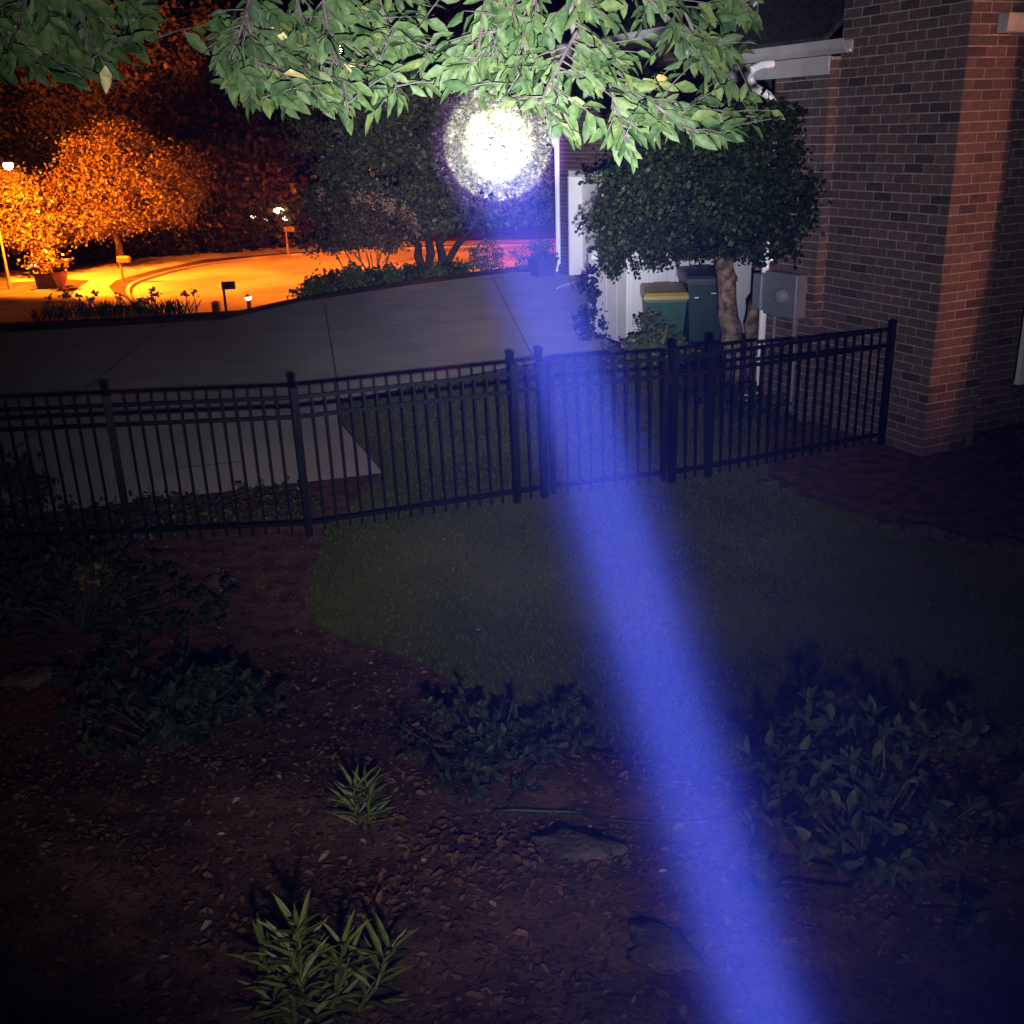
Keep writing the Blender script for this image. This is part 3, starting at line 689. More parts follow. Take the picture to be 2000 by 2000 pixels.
# ------------------------------------------------------------------ across the street
def blobpx(L): return [ground_blob(*b) for b in L]
t4 = gp(236, 520, STREET + .1)
tree('street_tree', t4, 'street tree glowing orange under the lamp with a straight trunk', .22, [(at(228, 420, 60), .2), (at(236, 360, 60), .17)], blobpx([(230, 300, 60, 2.6, 2.4, 1.6), (170, 370, 60, 2.3, 2.2, 1.6), (250, 370, 59, 2.8, 2.4, 1.8), (320, 390, 60, 2.0, 2.0, 1.5), (130, 420, 60, 2.0, 2.0, 1.2), (210, 430, 58.5, 2.2, 2.0, .9), (300, 330, 61, 2.0, 2, 1.4), (360, 340, 63, 1.6, 1.6, 1.4)]), 30000, .19, 'leaf_oak', seed=31, clump=.5)
tL = gp(20, 520, STREET + .1)
tree('street_tree', tL, 'yellow lit tree right below the glowing street lamp', .2, [(at(20, 430, 57), .18)], blobpx([(40, 400, 57, 1.9, 1.8, 1.3), (90, 430, 58, 1.7, 1.6, 1.2), (-20, 400, 57, 1.9, 1.8, 1.3), (60, 460, 57, 1.9, 1.8, .7), (10, 350, 58, 1.0, 1, .5), (70, 365, 59, .8, .8, .5)]), 14000, .19, 'leaf_oak', seed=32, clump=.45)
far = [(330, 150, 76, 6, 6, 8, 'tall dark red tree rising behind the glowing street tree'), (440, 330, 72, 5.0, 5, 5.0, 'bushy dark red tree right of the glowing street tree'), (150, 140, 84, 6.5, 6, 6, 'tall tree behind the lamp lit ones with a thin pale stem'), (520, 400, 70, 3.2, 3, 3.2, 'low branched dim tree beside the far porch lights'), (650, 250, 88, 7, 7, 8.5, 'very dark tall tree behind the broad flashlight tree'), (960, 260, 92, 8, 7, 8, 'tall dark wood edge tree behind the garage corner'), (-60, 300, 80, 7, 6, 9, 'tall dark tree at the lamp side of the street')]
for i, (a, b, D, rx, ry, rz, lab) in enumerate(far):
    c = at(a, b, D); base = np.array([c[0], c[1], STREET]); rs = np.random.RandomState(60 + i)
    bl = [(c + unit(rs.normal(size=3)) * np.array([rx, ry, rz]) * .55, (rx * .5, ry * .5, rz * .42)) for _ in range(9)] + [(c - Z * rz * .7, (rx * .8, ry * .8, rz * .35))]
    tree('background_tree', base, lab, .3, [(c, .3), (c + Z * rz * .5, .22)], bl, 7500, .42, 'leaf_dark' if i in (4, 5, 6) else 'leaf_oak', seed=70 + i, clump=.85, group='trees across the street')
# clipped hedge row and shrubs on the far verge
hed = [(150, 490, 66, 2.2), (205, 480, 66, 2.3), (270, 487, 66, 2.3), (335, 486, 67, 2.4), (400, 480, 67, 2.6), (465, 476, 68, 2.6), (530, 470, 70, 2.5), (600, 465, 74, 2.8), (690, 462, 78, 3), (790, 460, 80, 3), (900, 456, 84, 3.2), (1010, 455, 86, 3.2)]
hlab = ['dark hedge bush behind the urns', 'dark hedge bush just left of the street tree trunk', 'dark hedge bush just right of the street tree trunk', 'dark hedge bush under the glowing crown edge', 'dark hedge bush below the bushy red tree', 'dark hedge bush left of the far porch lights', 'dark hedge bush under the far porch lights', 'dark hedge bush beyond the pale far mailbox', 'dark hedge bush behind the crape myrtle', 'dark hedge bush seen between crape myrtle and broad tree', 'dark hedge bush seen under the broad tree', 'dark hedge bush seen left of the garage downspout']
for i, (a, b, D, r) in enumerate(hed):
    c = at(a, b, D); base = np.array([c[0], c[1], STREET + .1])
    shrub('hedge_bush', base, hlab[i], [(base + Z * 1.1, (r, 1.4, 1.2)), (base + Z * 1.6 + np.array([r * .4, .4, 0]), (r * .6, 1.2, 1.1))], 1500, .22, 'leaf_dark', 90 + i, .3, 'hedge bushes across the street', stems=3)
# street lamps
def street_lamp(head, ground_z, label, power, arm, aim_d, cone):
    base = np.array([head[0] + arm[0], head[1] + arm[1], ground_z])
    t = thing('street_lamp', base, label, 'street lamp', 'sodium street lamps')
    top = base + Z * (head[2] - ground_z + .35)
    MB().tube([base, base + Z * .4, base + Z * .41, top], [.12, .11, .08, .055], 10).build('pole', 'conduit', t)
    MB().tube([top, (top + head) / 2 + Z * .25, head + Z * .1], [.045, .04, .035], 8).build('arm', 'conduit', t)
    MB().lathe(head, [(.05, .16), (.16, .12), (.22, .03), (.23, 0), (.2, .0)], 14).build('lamp_hood', 'conduit', t)
    MB().lathe(head - Z * .17, [(.05, -.16), (.15, -.11), (.22, 0), (.22, .1), (.18, .168)], 14).build('lamp_lens', 'lamp_sodium', t)
    ld = bpy.data.lights.new('sodium_light', 'SPOT'); ld.energy = power; ld.color = (1, .165, .006); ld.shadow_soft_size = .15; ld.spot_size = math.radians(cone); ld.spot_blend = .35
    lo = bpy.data.objects.new('sodium_light', ld); COL.objects.link(lo); lo.parent = t; lo.location = tuple(head - Z * .62 - base); lo.rotation_mode = 'QUATERNION'; lo.rotation_quaternion = Vector(aim_d).to_track_quat('-Z', 'Y')
street_lamp(at(15, 318, 51), STREET + .1, 'street lamp glowing orange among the leaves of the lit trees', 60000, (-1.4, .6), (.3, .8, -.5), 180)
street_lamp(at(660, 90, 52), STREET + .1, 'street lamp standing over the middle of the lit street', 18000, (.9, 2.2), (0, 0, -1), 165)
street_lamp(np.array([5.5, 47, 4.0]), STREET, 'street lamp hidden behind the garage wing', 5500, (1.4, .5), (-.35, -.6, -.35), 180)
# mailboxes
def mailbox(P, h, yaw, label, body, wood, size=.5):
    t = thing('mailbox', P, label, 'mailbox', 'mailboxes along the street')
    X = np.array([math.cos(yaw), math.sin(yaw), 0]); Y = np.array([-X[1], X[0], 0])
    MB().box(P + Z * h * .5, .05, .05, h * .5 + .04, (X, Y, Z), .01).build('post', wood, t)
    c = P + X * .22 + Z * (h - .05); m = MB(); pf = []
    for th in np.linspace(0, math.pi, 9): pf.append((.13 * math.cos(th), .12 + .12 * math.sin(th)))
    pf = [(.13, -.08)] + pf + [(-.13, -.08)]
    pts = [c + X * s * size * .55 + Y * a + Z * b for s in (-1, 1) for a, b in pf]; k = len(pf)
    m.add(pts, [tuple(range(k - 1, -1, -1)), tuple(range(k, 2 * k))] + [(i, (i + 1) % k, k + (i + 1) % k, k + i) for i in range(k)])
    m.build('box', body, t)
    MB().box(c + Y * .145 + Z * .15, .015, .008, .1, (X, Y, Z)).build('flag', 'terracotta', t)
mailbox(gp(444, 622, STREET), 1.35, .1, 'black mailbox on a dark post at the near street edge', 'mail_black', 'mail_black', .5)
mailbox(gp(241, 550, STREET + .12), 1.15, -.1, 'brown mailbox on a slim post on the grass strip by the kerb', 'mail_brown', 'mail_brown', .6)
mailbox(gp(563, 496, STREET + .12), 1.5, .1, 'dim grey mailbox beyond the far kerb under the porch lights', 'conduit', 'wood_post', .6)
P = gp(427, 634, STREET); pw = thing('marker_post', P, 'short square wooden post beside the black mailbox', 'post')
MB().box(P + Z * .45, .15, .15, .47, None, .02).build('shaft', 'wood_post', pw); MB().frustum(P + Z * .92, .17, .17, P + Z * .98, .06, .06).build('cap', 'wood_post', pw)
def path_light(P, h, label, post, big=False):
    t = thing('path_light', P, label, 'path light', 'small white path lights')
    r = .09 if big else .03
    MB().lathe(P, [(r * 1.2, 0), (r, .05), (r, h * .8), (r * 1.3, h * .82), (r * 1.3, h * .86)], 12).build('stake', post, t)
    MB().lathe(P + Z * h * .86, [(.06, 0), (.13, .05), (.14, .12), (.12, .13)], 12).build('lens', 'lamp_white', t)
    MB().lathe(P + Z * (h * .86 + .131), [(.17, 0), (.15, .03), (.03, .1)], 12).build('cap', 'mail_black', t)
path_light(gp(72, 558, STREET + .1), 1.15, 'white path light on a black stake near the urns', 'mail_black')
path_light(gp(490, 624, STREET), .95, 'white topped light pillar near the black mailbox', 'wood_post', True)
# urns
for (a, b, s, mat, lab) in ((98, 562, .34, 'dark_planter', 'dark box planter with a lit shrub by the neighbour drive'), (122, 566, .34, 'terracotta', 'tan urn beside the dark box planter')):
    P = gp(a, b, STREET + .1); t = thing('planter', P, lab, 'planter')
    if mat == 'terracotta': MB().lathe(P, [(.22, 0), (.2, .1), (.14, .18), (.3, .5), (.4, .85), (.42, .95), (.36, .95)], 16).build('urn', mat, t, True)
    else: MB().frustum(P, .5, .4, P + Z * .75, .55, .45).build('pot', mat, t); MB().box(P + Z * .78, .6, .5, .04, None, .01).build('rim', mat, t)
    rs = np.random.RandomState(a); n = 300; c = P + Z * (1.3 if mat != 'terracotta' else 1.15)
    v, f = quads(c + rs.normal(size=(n, 3)) * np.array([.5, .35, .3]) * (1 if mat != 'terracotta' else .5), np.full(n, .24), np.full(n, .09), rs.normal(size=(n, 3)), rs.normal(size=(n, 3)) + Z); tag(raw('foliage', v, f, 'leaf_oak', t), kind='stuff')
# far house with porch lights
fh = at(545, 440, 96); fh[2] = STREET
fho = thing('far_house', fh, 'dark house far behind the street showing a few porch lights', 'house')
MB().box(fh + Z * 2.2, 7, 4, 2.3).build('wall', 'dark_planter', fho)
q = [fh + np.array(p) for p in ((-7.5, -4.6, 4.5), (7.5, -4.6, 4.5), (7.5, 4.6, 4.5), (-7.5, 4.6, 4.5), (-5, 0, 7.2), (5, 0, 7.2))]
MB().add(q, [(0, 1, 5, 4), (1, 2, 5), (2, 3, 4, 5), (3, 0, 4), (3, 2, 1, 0)]).build('roof', 'roof_shingle', fho)
for a, b, r in ((495, 426, .16), (513, 431, .2), (523, 433, .16), (546, 417, .36), (558, 430, .22)):
    c = at(a, b, 69.0); t = thing('porch_light', c, 'small far porch light glowing among the dark trees', 'porch light', 'far porch lights')
    MB().lathe(c, [(r * .4, 0), (r, .1), (r, r * .9), (r * .4, r * 1.1)], 10).build('globe', 'window_far', t); MB().lathe(c + Z * r * 1.1, [(r * .9, 0), (r * .2, .1)], 10).build('cap', 'mail_black', t)
    MB().tube([c, np.array([c[0], c[1], STREET + .1])], .04, 6).build('post', 'mail_black', t)
# iris-like plants at the top of the slope
rs = np.random.RandomState(17)
ilab = ['strappy plant clump nearest the drive edge below the kerb bend', 'strappy plant clump with lit flowers below the kerb bend', 'strappy plant clump in the dark bed above the street', 'broad strappy plant clump in the dark bed beside the urn shadow', 'dim strappy plant clump at the far end of the dark bed']
for i, (a, b) in enumerate(((300, 636), (245, 634), (190, 634), (135, 634), (60, 634))):
    c = lay(gp(a, b) + np.array([0, 1.2, 0])); t = thing('strappy_plant', c, ilab[i], 'plant', 'strappy plants in the bed above the street')
    n = 90; ang = rs.uniform(0, 6.28, n); tilt = rs.uniform(.15, .8, n)
    d = np.stack([np.cos(ang) * tilt, np.sin(ang) * tilt, np.ones(n)], 1); L = rs.uniform(.2, .45, n)
    P = c + np.stack([rs.normal(size=n) * .22, rs.normal(size=n) * .15, np.full(n, -.02)], 1)
    v, f = leaves4(P, L, L * .035, d, np.cross(d, [0, 0, 1.0]) + .3 * rs.normal(size=(n, 3))); tag(raw('blade', v, f, 'leaf_dark', t), kind='stuff')
    for j in range(4):
        q = c + np.array([rs.normal() * .22, rs.normal() * .1, rs.uniform(.2, .5)]); m = 14
        v, f = quads(q + rs.normal(size=(m, 3)) * .035, np.full(m, .09), np.full(m, .03), rs.normal(size=(m, 3)), rs.normal(size=(m, 3))); tag(raw('flower', v, f, 'flower_dry', t), kind='stuff')

# ------------------------------------------------------------------ overhanging cherry branches
rs = np.random.RandomState(99)
ct_base = lay((-4.3, .6))
ct = thing('cherry_tree', ct_base, 'large green leaved tree whose branches hang over the whole yard', 'tree')
hub = np.array([-3.6, 1.3, 4.9])
mb = MB(); mb.tube(limb(rs, ct_base - Z * .2, hub, 7, 0), [.2, .17, .155, .15, .145, .14, .12], 12); mb.build('trunk', 'bark', ct, True)
lb = MB()
anchors = {'L': at(120, -230, 4.4), 'M': at(520, -260, 4.5), 'N': at(780, -200, 4.7), 'C': at(1090, -160, 4.6), 'R': at(1330, -170, 4.9)}
lb.tube(spline([hub, (hub + anchors['M']) / 2 + Z * .35, anchors['M'] + Z * .15, anchors['N'] + Z * .1, anchors['C'], anchors['R']], 5), list(np.linspace(.1, .022, 26)), 9)
lb.tube(spline([hub, (hub + anchors['L']) / 2 + Z * .2, anchors['L']], 6), list(np.linspace(.07, .02, 13)), 8)
lb.build('limb', 'bark', ct, True)
# visible boughs: pixel polylines with depth
boughs = [([(1090, -160), (1112, -20), (1128, 90), (1190, 160), (1280, 205), (1400, 225), (1500, 226)], 4.6, 4.9, .019, (.85, .5)),
          ([(1128, 60), (1090, 130), (1060, 200), (1085, 255)], 4.55, 4.3, .010, (-.1, 1)),
          ([(1190, 160), (1210, 230), (1225, 280)], 4.6, 4.45, .009, (.25, 1)),
          ([(1280, 205), (1340, 250), (1385, 262)], 4.7, 4.7, .008, (.7, .7)),
          ([(1180, -120), (1270, 0), (1350, 70), (1440, 125)], 4.8, 5.0, .012, (.8, .55)),
          ([(1330, -170), (1400, -40), (1460, 10), (1490, 60)], 5.0, 5.1, .011, (.8, .4)),
          ([(1300, -60), (1370, 90), (1420, 140)], 4.9, 5.0, .009, (.75, .6)),
          ([(1090, -160), (1020, -20), (975, 60), (955, 130)], 4.7, 4.5, .011, (-.35, 1)),
          ([(1060, -60), (1030, 60), (1020, 130), (985, 190)], 4.6, 4.5, .009, (-.2, 1)),
          ([(960, -60), (940, 60), (930, 120), (905, 165)], 4.6, 4.5, .009, (-.5, .9)),
          ([(620, -200), (650, 10), (700, 50), (790, 75), (860, 100)], 4.8, 4.9, .013, (.7, .6)),
          ([(700, 50), (740, 120), (790, 185)], 4.8, 4.75, .009, (.6, .8)),
          ([(620, -120), (640, 60), (670, 150), (680, 220)], 4.6, 4.4, .010, (.25, 1)),
          ([(520, -260), (490, -20), (470, 60), (430, 150)], 4.5, 4.3, .013, (-.45, .9)),
          ([(490, -20), (530, 70), (560, 140), (590, 180)], 4.5, 4.4, .010, (.55, .8)),
          ([(480, 20), (500, 120), (510, 200)], 4.4, 4.3, .009, (.1, 1)),
          ([(560, -140), (580, 0), (610, 80), (640, 150)], 4.6, 4.5, .010, (.4, .9)),
          ([(720, -120), (740, -10), (760, 60)], 5.0, 5.0, .010, (.4, .8)),
          ([(120, -230), (60, -40), (40, 60), (20, 150)], 4.4, 4.2, .011, (-.2, 1)),
          ([(120, -230), (140, -20), (170, 70), (180, 150)], 4.5, 4.3, .011, (.3, 1)),
          ([(160, -160), (220, -20), (260, 40), (290, 80)], 4.6, 4.5, .010, (.75, .5)),
          ([(60, -160), (-30, -20), (-60, 80)], 4.4, 4.3, .010, (-.4, .9)),
          ([(80, -60), (100, 50), (110, 120)], 4.4, 4.3, .009, (.2, 1))]
bm = MB(); tw = MB(); LC = []; 
def lowlim(x, y=0):
    if x > 1440 and y < 195 and x > 1500 - max(0, y - 70) * .6: return -100
    if 325 < x < 388 and y > -10: return -100
    return np.interp(x, [-100, 0, 90, 180, 250, 320, 345, 385, 400, 470, 560, 600, 640, 690, 760, 800, 830, 900, 950, 1040, 1090, 1150, 1180, 1240, 1262, 1290, 1380, 1480, 1555, 1570], [150, 165, 165, 185, 150, 95, 40, 60, 150, 225, 245, 205, 215, 255, 235, 225, 190, 180, 205, 225, 280, 305, 300, 330, 305, 285, 285, 270, 235, 60])
for (pp, d0, d1, r0, outd) in boughs:
    n = len(pp); P3d = [at(x, y, d0 + (d1 - d0) * i / (n - 1)) for i, (x, y) in enumerate(pp)]
    S = spline(P3d, 6); MB().tube(S, list(np.linspace(r0, .003, len(S))), 7).build('bough', 'twig', ct, True)
    m = len(S)
    for i in range(2, m):
        x, y, zc = px_of(S[i])
        if y < -90: continue
        nt = (1 + (rs.rand() < .75)) if i < m - 1 else 3
        for _ in range(nt):
            # a twig leaving the bough, hanging and pointing outward
            ang = math.atan2(outd[1], outd[0]) + rs.normal() * .75
            ln = rs.uniform(.10, .30)
            d = RT * math.cos(ang) - UP * math.sin(ang) * .8 - UP * .15 + FW * rs.normal() * .5; d /= np.linalg.norm(d)
            T = S[i] + d * ln
            tx, ty, _z = px_of(T)
            if ty > lowlim(tx, ty) - 12: continue
            nl0 = len(LC)
            k = rs.randint(4, 8)
            for j in range(k):
                t = (j + 1) / k; q = S[i] + d * ln * t
                side = 1 if j % 2 else -1
                a2 = ang + side * rs.uniform(.3, 1.0) if j < k - 1 else ang + rs.normal() * .2
                ld = RT * math.cos(a2) - UP * math.sin(a2) * .85 - Z * rs.uniform(.15, .65) + FW * rs.normal() * .35
                L = rs.uniform(.062, .132) * (1.0 if x > 350 else 1.2)
                nr = -FW * .6 + Z * .55 + rs.normal(size=3) * .75
                tipx, tipy, _ = px_of(q + ld / np.linalg.norm(ld) * L)
                if tipy > lowlim(tipx, tipy) + 16: continue
                LC.append((q, L, L * rs.uniform(.18, .235), ld, nr, x, y))
            if len(LC) - nl0 > 2: tw.tube([S[i], S[i] + d * ln * .5 + Z * .01, T], [.0035, .0028, .0018], 5)
            else: del LC[nl0:]
tag(tw.build('twigs', 'twig', ct), kind='stuff')
LC = [q for q in LC]
order = sorted(range(len(LC)), key=lambda i: -(LC[i][1] / max(.5, px_of(LC[i][0])[2]) * (1 if 0 < px_of(LC[i][0])[1] < 330 and 0 < px_of(LC[i][0])[0] < 1600 else 0)))
solo_l = set(order[:290]); rest = [i for i in range(len(LC)) if i not in solo_l]
yel = set(rs.choice(order[:290], 9, replace=False))
lv, lf = leaves4(np.zeros((1, 3)), np.array([1.0]), np.array([.21]), np.array([[1., 0, 0]]), np.array([[0, 0, 1.]]))
def leafmesh(mat):
    me = bpy.data.meshes.new('leaf'); me.from_pydata([tuple(x) for x in lv], [], [tuple(int(k) for k in t) for t in lf]); me.materials.append(MAT[mat])
    me.polygons.foreach_set('use_smooth', np.ones(len(me.polygons), bool)); return me
LM, LY = leafmesh('leaf_cherry'), leafmesh('leaf_yellow')
def put_leaf(me, parent, q, L, d, nr, name='leaf'):
    d = d / np.linalg.norm(d); s = np.cross(d, nr); s /= np.linalg.norm(s) + 1e-9; n_ = np.cross(s, d)
    M4 = Matrix.Identity(4)
    for r in range(3): M4[r][0], M4[r][1], M4[r][2], M4[r][3] = d[r] * L, -s[r] * L, n_[r] * L, q[r]
    return link_copy(name, me, parent, M4)
for i in solo_l:
    q, L, Wd, d, nr, x, y = LC[i]; put_leaf(LY if i in yel else LM, ct, q, L, d, nr)
A = [LC[i] for i in rest]
leaf_part('leaves', ct, np.array([a[0] for a in A]), np.array([a[1] for a in A]), np.array([a[2] for a in A]), np.array([a[3] for a in A]), np.array([a[4] for a in A]), 'leaf_cherry', True)

# ------------------------------------------------------------------ near garden bed
rs = np.random.RandomState(123)
def lily(P, stems, label, seed, hgt_=.4, lean=None):
    rs = np.random.RandomState(seed); t = thing('lily_plant', P, label, 'plant', 'lily plants in the mulch bed')
    me = bpy.data.meshes.get('lily_leaf')
    if me is None:
        v, f = leaves4(np.zeros((1, 3)), np.array([1.0]), np.array([.07]), np.array([[1., 0, 0]]), np.array([[0, 0, 1.]]))
        me = bpy.data.meshes.new('lily_leaf'); me.from_pydata([tuple(x) for x in v], [], [tuple(int(k) for k in q) for q in f]); me.materials.append(MAT['leaf_lily'])
    for s_ in range(stems):
        a = rs.uniform(0, 6.28); tip = P + np.array([math.cos(a) * .06, math.sin(a) * .06, hgt_ * rs.uniform(.65, 1.05)])
        if lean is not None: tip = tip + lean * rs.uniform(.3, 1)
        pts = limb(rs, P + np.array([math.cos(a), math.sin(a), 0]) * .04 - Z * .03, tip, 7, .0)
        MB().tube(pts, list(np.linspace(.006, .003, 7)), 6).build('stem', 'leaf_lily', t)
        nl = 24
        for j in range(nl):
            tt = .15 + .85 * j / nl; k = tt * 6; i0 = min(5, int(k)); q = pts[i0] + (pts[i0 + 1] - pts[i0]) * (k - i0)
            an = j * 2.4 + rs.normal() * .3; up = .35 + .9 * tt
            d = np.array([math.cos(an), math.sin(an), up]); put_leaf(me, t, q, rs.uniform(.085, .14) * (1.15 - .3 * tt), d, np.array([-math.cos(an) * up, -math.sin(an) * up, 1.0]), 'leaf')
    return t
lily(gh(555, 2040), 4, 'tall upright lily plant with bright green leaves in the mulch', 201, .33)
lily(gh(670, 2010), 2, 'short lily plant leaning beside the tall bright green one', 202, .22, np.array([.12, 0, 0]))
lily(gh(705, 1605), 2, 'small yellowish lily plant alone by the scattered dry leaves', 203, .24)
LA = leafmesh('leaf_azalea')
def azalea(blist, base, label, n, seed, size=.06, solo=0, mat='leaf_azalea'):
    rs = np.random.RandomState(seed); t = thing('garden_shrub', base, label, 'shrub'); mb = MB(); P_, L_, D_, N_ = [], [], [], []
    for i in range(n):
        c, rr = blist[rs.randint(len(blist))]; dd = unit(rs.normal(size=3)); dd[2] = abs(dd[2]) * .8 - .1
        tip = np.asarray(c) + dd * np.asarray(rr) * rs.uniform(.5, 1.05)
        if i % 4 == 0: mb.tube(limb(rs, base - Z * .03, tip, 4, .05), [.008, .006, .004, .0025], 5)
        ax = unit(dd + Z * .5)
        for j in range(rs.randint(5, 9)):
            o = unit(rs.normal(size=3) + ax * .7); P_.append(tip - ax * rs.uniform(0, .03)); L_.append(size * rs.uniform(.7, 1.3)); D_.append(o); N_.append(unit(ax + .5 * rs.normal(size=3)))
    mb.build('stem', 'twig', t)
    for i in range(min(solo, len(P_))): put_leaf(LA, t, P_[i], L_[i], D_[i], N_[i])
    L_ = np.array(L_); leaf_part('foliage', t, np.array(P_)[solo:], L_[solo:], L_[solo:] * .22, np.array(D_)[solo:], np.array(N_)[solo:], mat, True)
    return t
def bl(px, py, r, rz): 
    b = gh(px, py); return (b + Z * rz * .5, (r, r, rz))
azalea([bl(330, 1450, .42, .28), bl(430, 1440, .32, .25), bl(250, 1370, .35, .25)], gh(340, 1450), 'low dark shrub sprawling over the mulch left of the lily plants', 150, 301, .065, 60)
azalea([bl(930, 1490, .36, .18), bl(1030, 1480, .34, .2), bl(960, 1530, .25, .15)], gh(960, 1500), 'low dark shrub in the mulch just left of the blue beam', 130, 302, .05, 40)
azalea([bl(1600, 1680, .36, .45), bl(1720, 1640, .40, .45), bl(1560, 1560, .25, .3), bl(1850, 1640, .4, .42), bl(1650, 1800, .35, .35)], gh(1680, 1700), 'tall dim shrub with long leaves right of the blue beam', 150, 303, .056, 120)
azalea([bl(90, 1230, .7, .45), bl(220, 1200, .5, .35), bl(330, 1230, .5, .25)], gh(160, 1230), 'broad dark shrub at the fence side of the mulch slope', 170, 304, .07)
b = gh(190, 1200); azalea([(b + Z * .25, (.16, .14, .2))], b, 'small golden leaved plant among the dark shrubs', 60, 305, .06, 0, 'leaf_golden')
b = gh(25, 1040); shrub('dark_bush', b, 'rounded black looking bush in front of the fence end', [(b + Z * .22, (.34, .4, .42))], 1800, .05, 'leaf_dark', 306, .07)
for i, (x, y, lab) in enumerate(((-3.3, 8.35, 'low groundcover patch behind the fence at the end post'), (-2.35, 8.6, 'low groundcover patch behind the fence near the drive corner'))):
    b = np.array([x, y, 0.]); shrub('groundcover', b, lab, [(b + Z * .08, (.85, .35, .12))], 1300, .045, 'leaf_dark', 310 + i, .06, cat='groundcover')
b = W(6.1, 8.4, float(hgt(*W(6.1, 8.4)[:2]))); shrub('low_shrub', b, 'low dark shrub in the bed at the chimney foot', [(b + Z * .2, (.6, .45, .3)), (b + Z * .15 + V * .8, (.6, .4, .3))], 1500, .06, 'leaf_dark', 320, .07)
b = W(5.0, 7.8, float(hgt(*W(5.0, 7.8)[:2]))); shrub('low_shrub', b, 'dark spreading shrub in the bed between lawn and house', [(b + Z * .2, (.7, .5, .3)), (b + Z * .15 + V * .9, (.7, .5, .3))], 1500, .06, 'leaf_dark', 321, .07)

# edging stones and rocks
def rock(P, sx, sy, sz, yaw, label, seed, group=None):
    rs = np.random.RandomState(seed); bmh = bmesh.new(); bmesh.ops.create_icosphere(bmh, subdivisions=3, radius=1)
    v = np.array([q.co[:] for q in bmh.verts]); f = [tuple(x.index for x in q.verts) for q in bmh.faces]; bmh.free()
    n = 1 + .22 * np.sin(v[:, 0] * 3 + seed) + .2 * np.sin(v[:, 1] * 4.1 + 2 * seed) * np.sin(v[:, 0] * 5.3) + .12 * rs.normal(size=len(v))
    v = v * n[:, None] * np.array([sx, sy, sz]); c, s = math.cos(yaw), math.sin(yaw)
    v = np.column_stack([v[:, 0] * c - v[:, 1] * s, v[:, 0] * s + v[:, 1] * c, v[:, 2] + sz * .35]) + P
    return tag(raw('rock', v, f, 'stone', None, True, P), label, 'rock', group)
for i, (a, b, s) in enumerate(((1735, 1032, .10), (1775, 1038, .13), (1815, 1046, .17), (1870, 1062, .13), (1905, 1070, .11), (1975, 1075, .18), (1505, 945, .09), (1535, 958, .1), (1490, 1055, .07))):
    rock(gh(a, b), s, s * .6, s * .35, .5 + i, ['small edging stone at the lawn end of the stone row', 'edging stone between the row end and the longest stone', 'longest edging stone of the row by the house bed', 'edging stone next to the longest one in the row', 'smallest edging stone in the middle of the row', 'broad edging stone closing the row at the house side', 'small stone at the lawn corner near the fence', 'small stone beside the lawn corner stone near the fence', 'lone little stone lying in the lawn'][i], 400 + i, 'edging stones by the house bed')
rock(gh(40, 1335), .16, .11, .05, .3, 'flat reddish stone in the mulch beside the sprawling shrub', 420)
rock(gh(1310, 1870), .11, .07, .028, 2.6, 'flat brown stone in the mulch touching the blue beam', 421)
rock(gh(1130, 1670), .17, .07, .035, -.35, 'long low rock half buried in the mulch below the black hose', 422)
rock(gh(430, 1140), .14, .07, .035, .1, 'small flat stone in the mulch near the fence post', 423)
hz = [gh(*p) + Z * .012 for p in ((965, 1595), (1000, 1588), (1060, 1592), (1130, 1594), (1170, 1606), (1230, 1614), (1290, 1620), (1380, 1612), (1460, 1580))]
tag(MB().tube(spline(hz, 4), .008, 6).build('drip_hose', 'hose_black', loc=hz[3]), 'thin black drip hose snaking over the mulch', 'hose')
for i, (a, b) in enumerate(((865, 1060), (692, 1236), (1750, 1282), (930, 1238), (590, 1245), (620, 1330), (690, 1388), (650, 1395), (765, 1350), (860, 1357), (715, 1655), (640, 1675), (820, 1690), (550, 1530), (470, 1565), (425, 1640), (520, 1495), (415, 1805), (310, 1880), (970, 1780), (1150, 1665), (1285, 1712), (1280, 1900), (495, 1400), (720, 1300), (110, 1342), (330, 1070), (245, 1065), (290, 1120), (370, 1140), (430, 1160))):
    P = gh(a, b) + Z * .012; d = np.array([math.cos(i * 2.1), math.sin(i * 2.1), .12])
    o = put_leaf(bpy.data.meshes.get('pale_leaf') or leafmesh('pale_leaf'), None, P, .030 + .008 * (i % 3), d, np.array([.1, -.35, 1.0]), 'fallen_leaf')
    tag(o, 'small pale fallen leaf lying on the ground', 'fallen leaf', 'pale fallen leaves')
# mulch chips and dry leaves
n = 110000; X = rs.uniform(-4.2, 4.2, n); Y = 1.2 + 7.4 * rs.uniform(0, 1, n) ** 1.5
from mathutils.geometry import intersect_point_tri_2d
LP = np.array([p[:2] for p in lawn_poly])
def inside(x, y, poly):
    ins = np.zeros(len(x), bool)
    for i in range(len(poly)):
        a, b = poly[i], poly[(i + 1) % len(poly)]
        c = ((a[1] > y) != (b[1] > y))
        with np.errstate(divide='ignore', invalid='ignore'): ins ^= c & (x < (b[0] - a[0]) * (y - a[1]) / (b[1] - a[1]) + a[0])
    return ins
k = ~inside(X, Y, LP); X, Y = X[k], Y[k]; n = len(X)
ang = rs.uniform(0, 6.28, n); d = np.stack([np.cos(ang), np.sin(ang), rs.normal(size=n) * .3], 1); nr = np.stack([rs.normal(size=n) * .6, rs.normal(size=n) * .6, np.ones(n)], 1)
L = rs.uniform(.010, .048, n) * rs.uniform(.6, 1, n)
v, f = quads(np.stack([X, Y, hgt(X, Y) + rs.uniform(.002, .014, n)], 1), L, L * rs.uniform(.08, .3, n), d, nr)
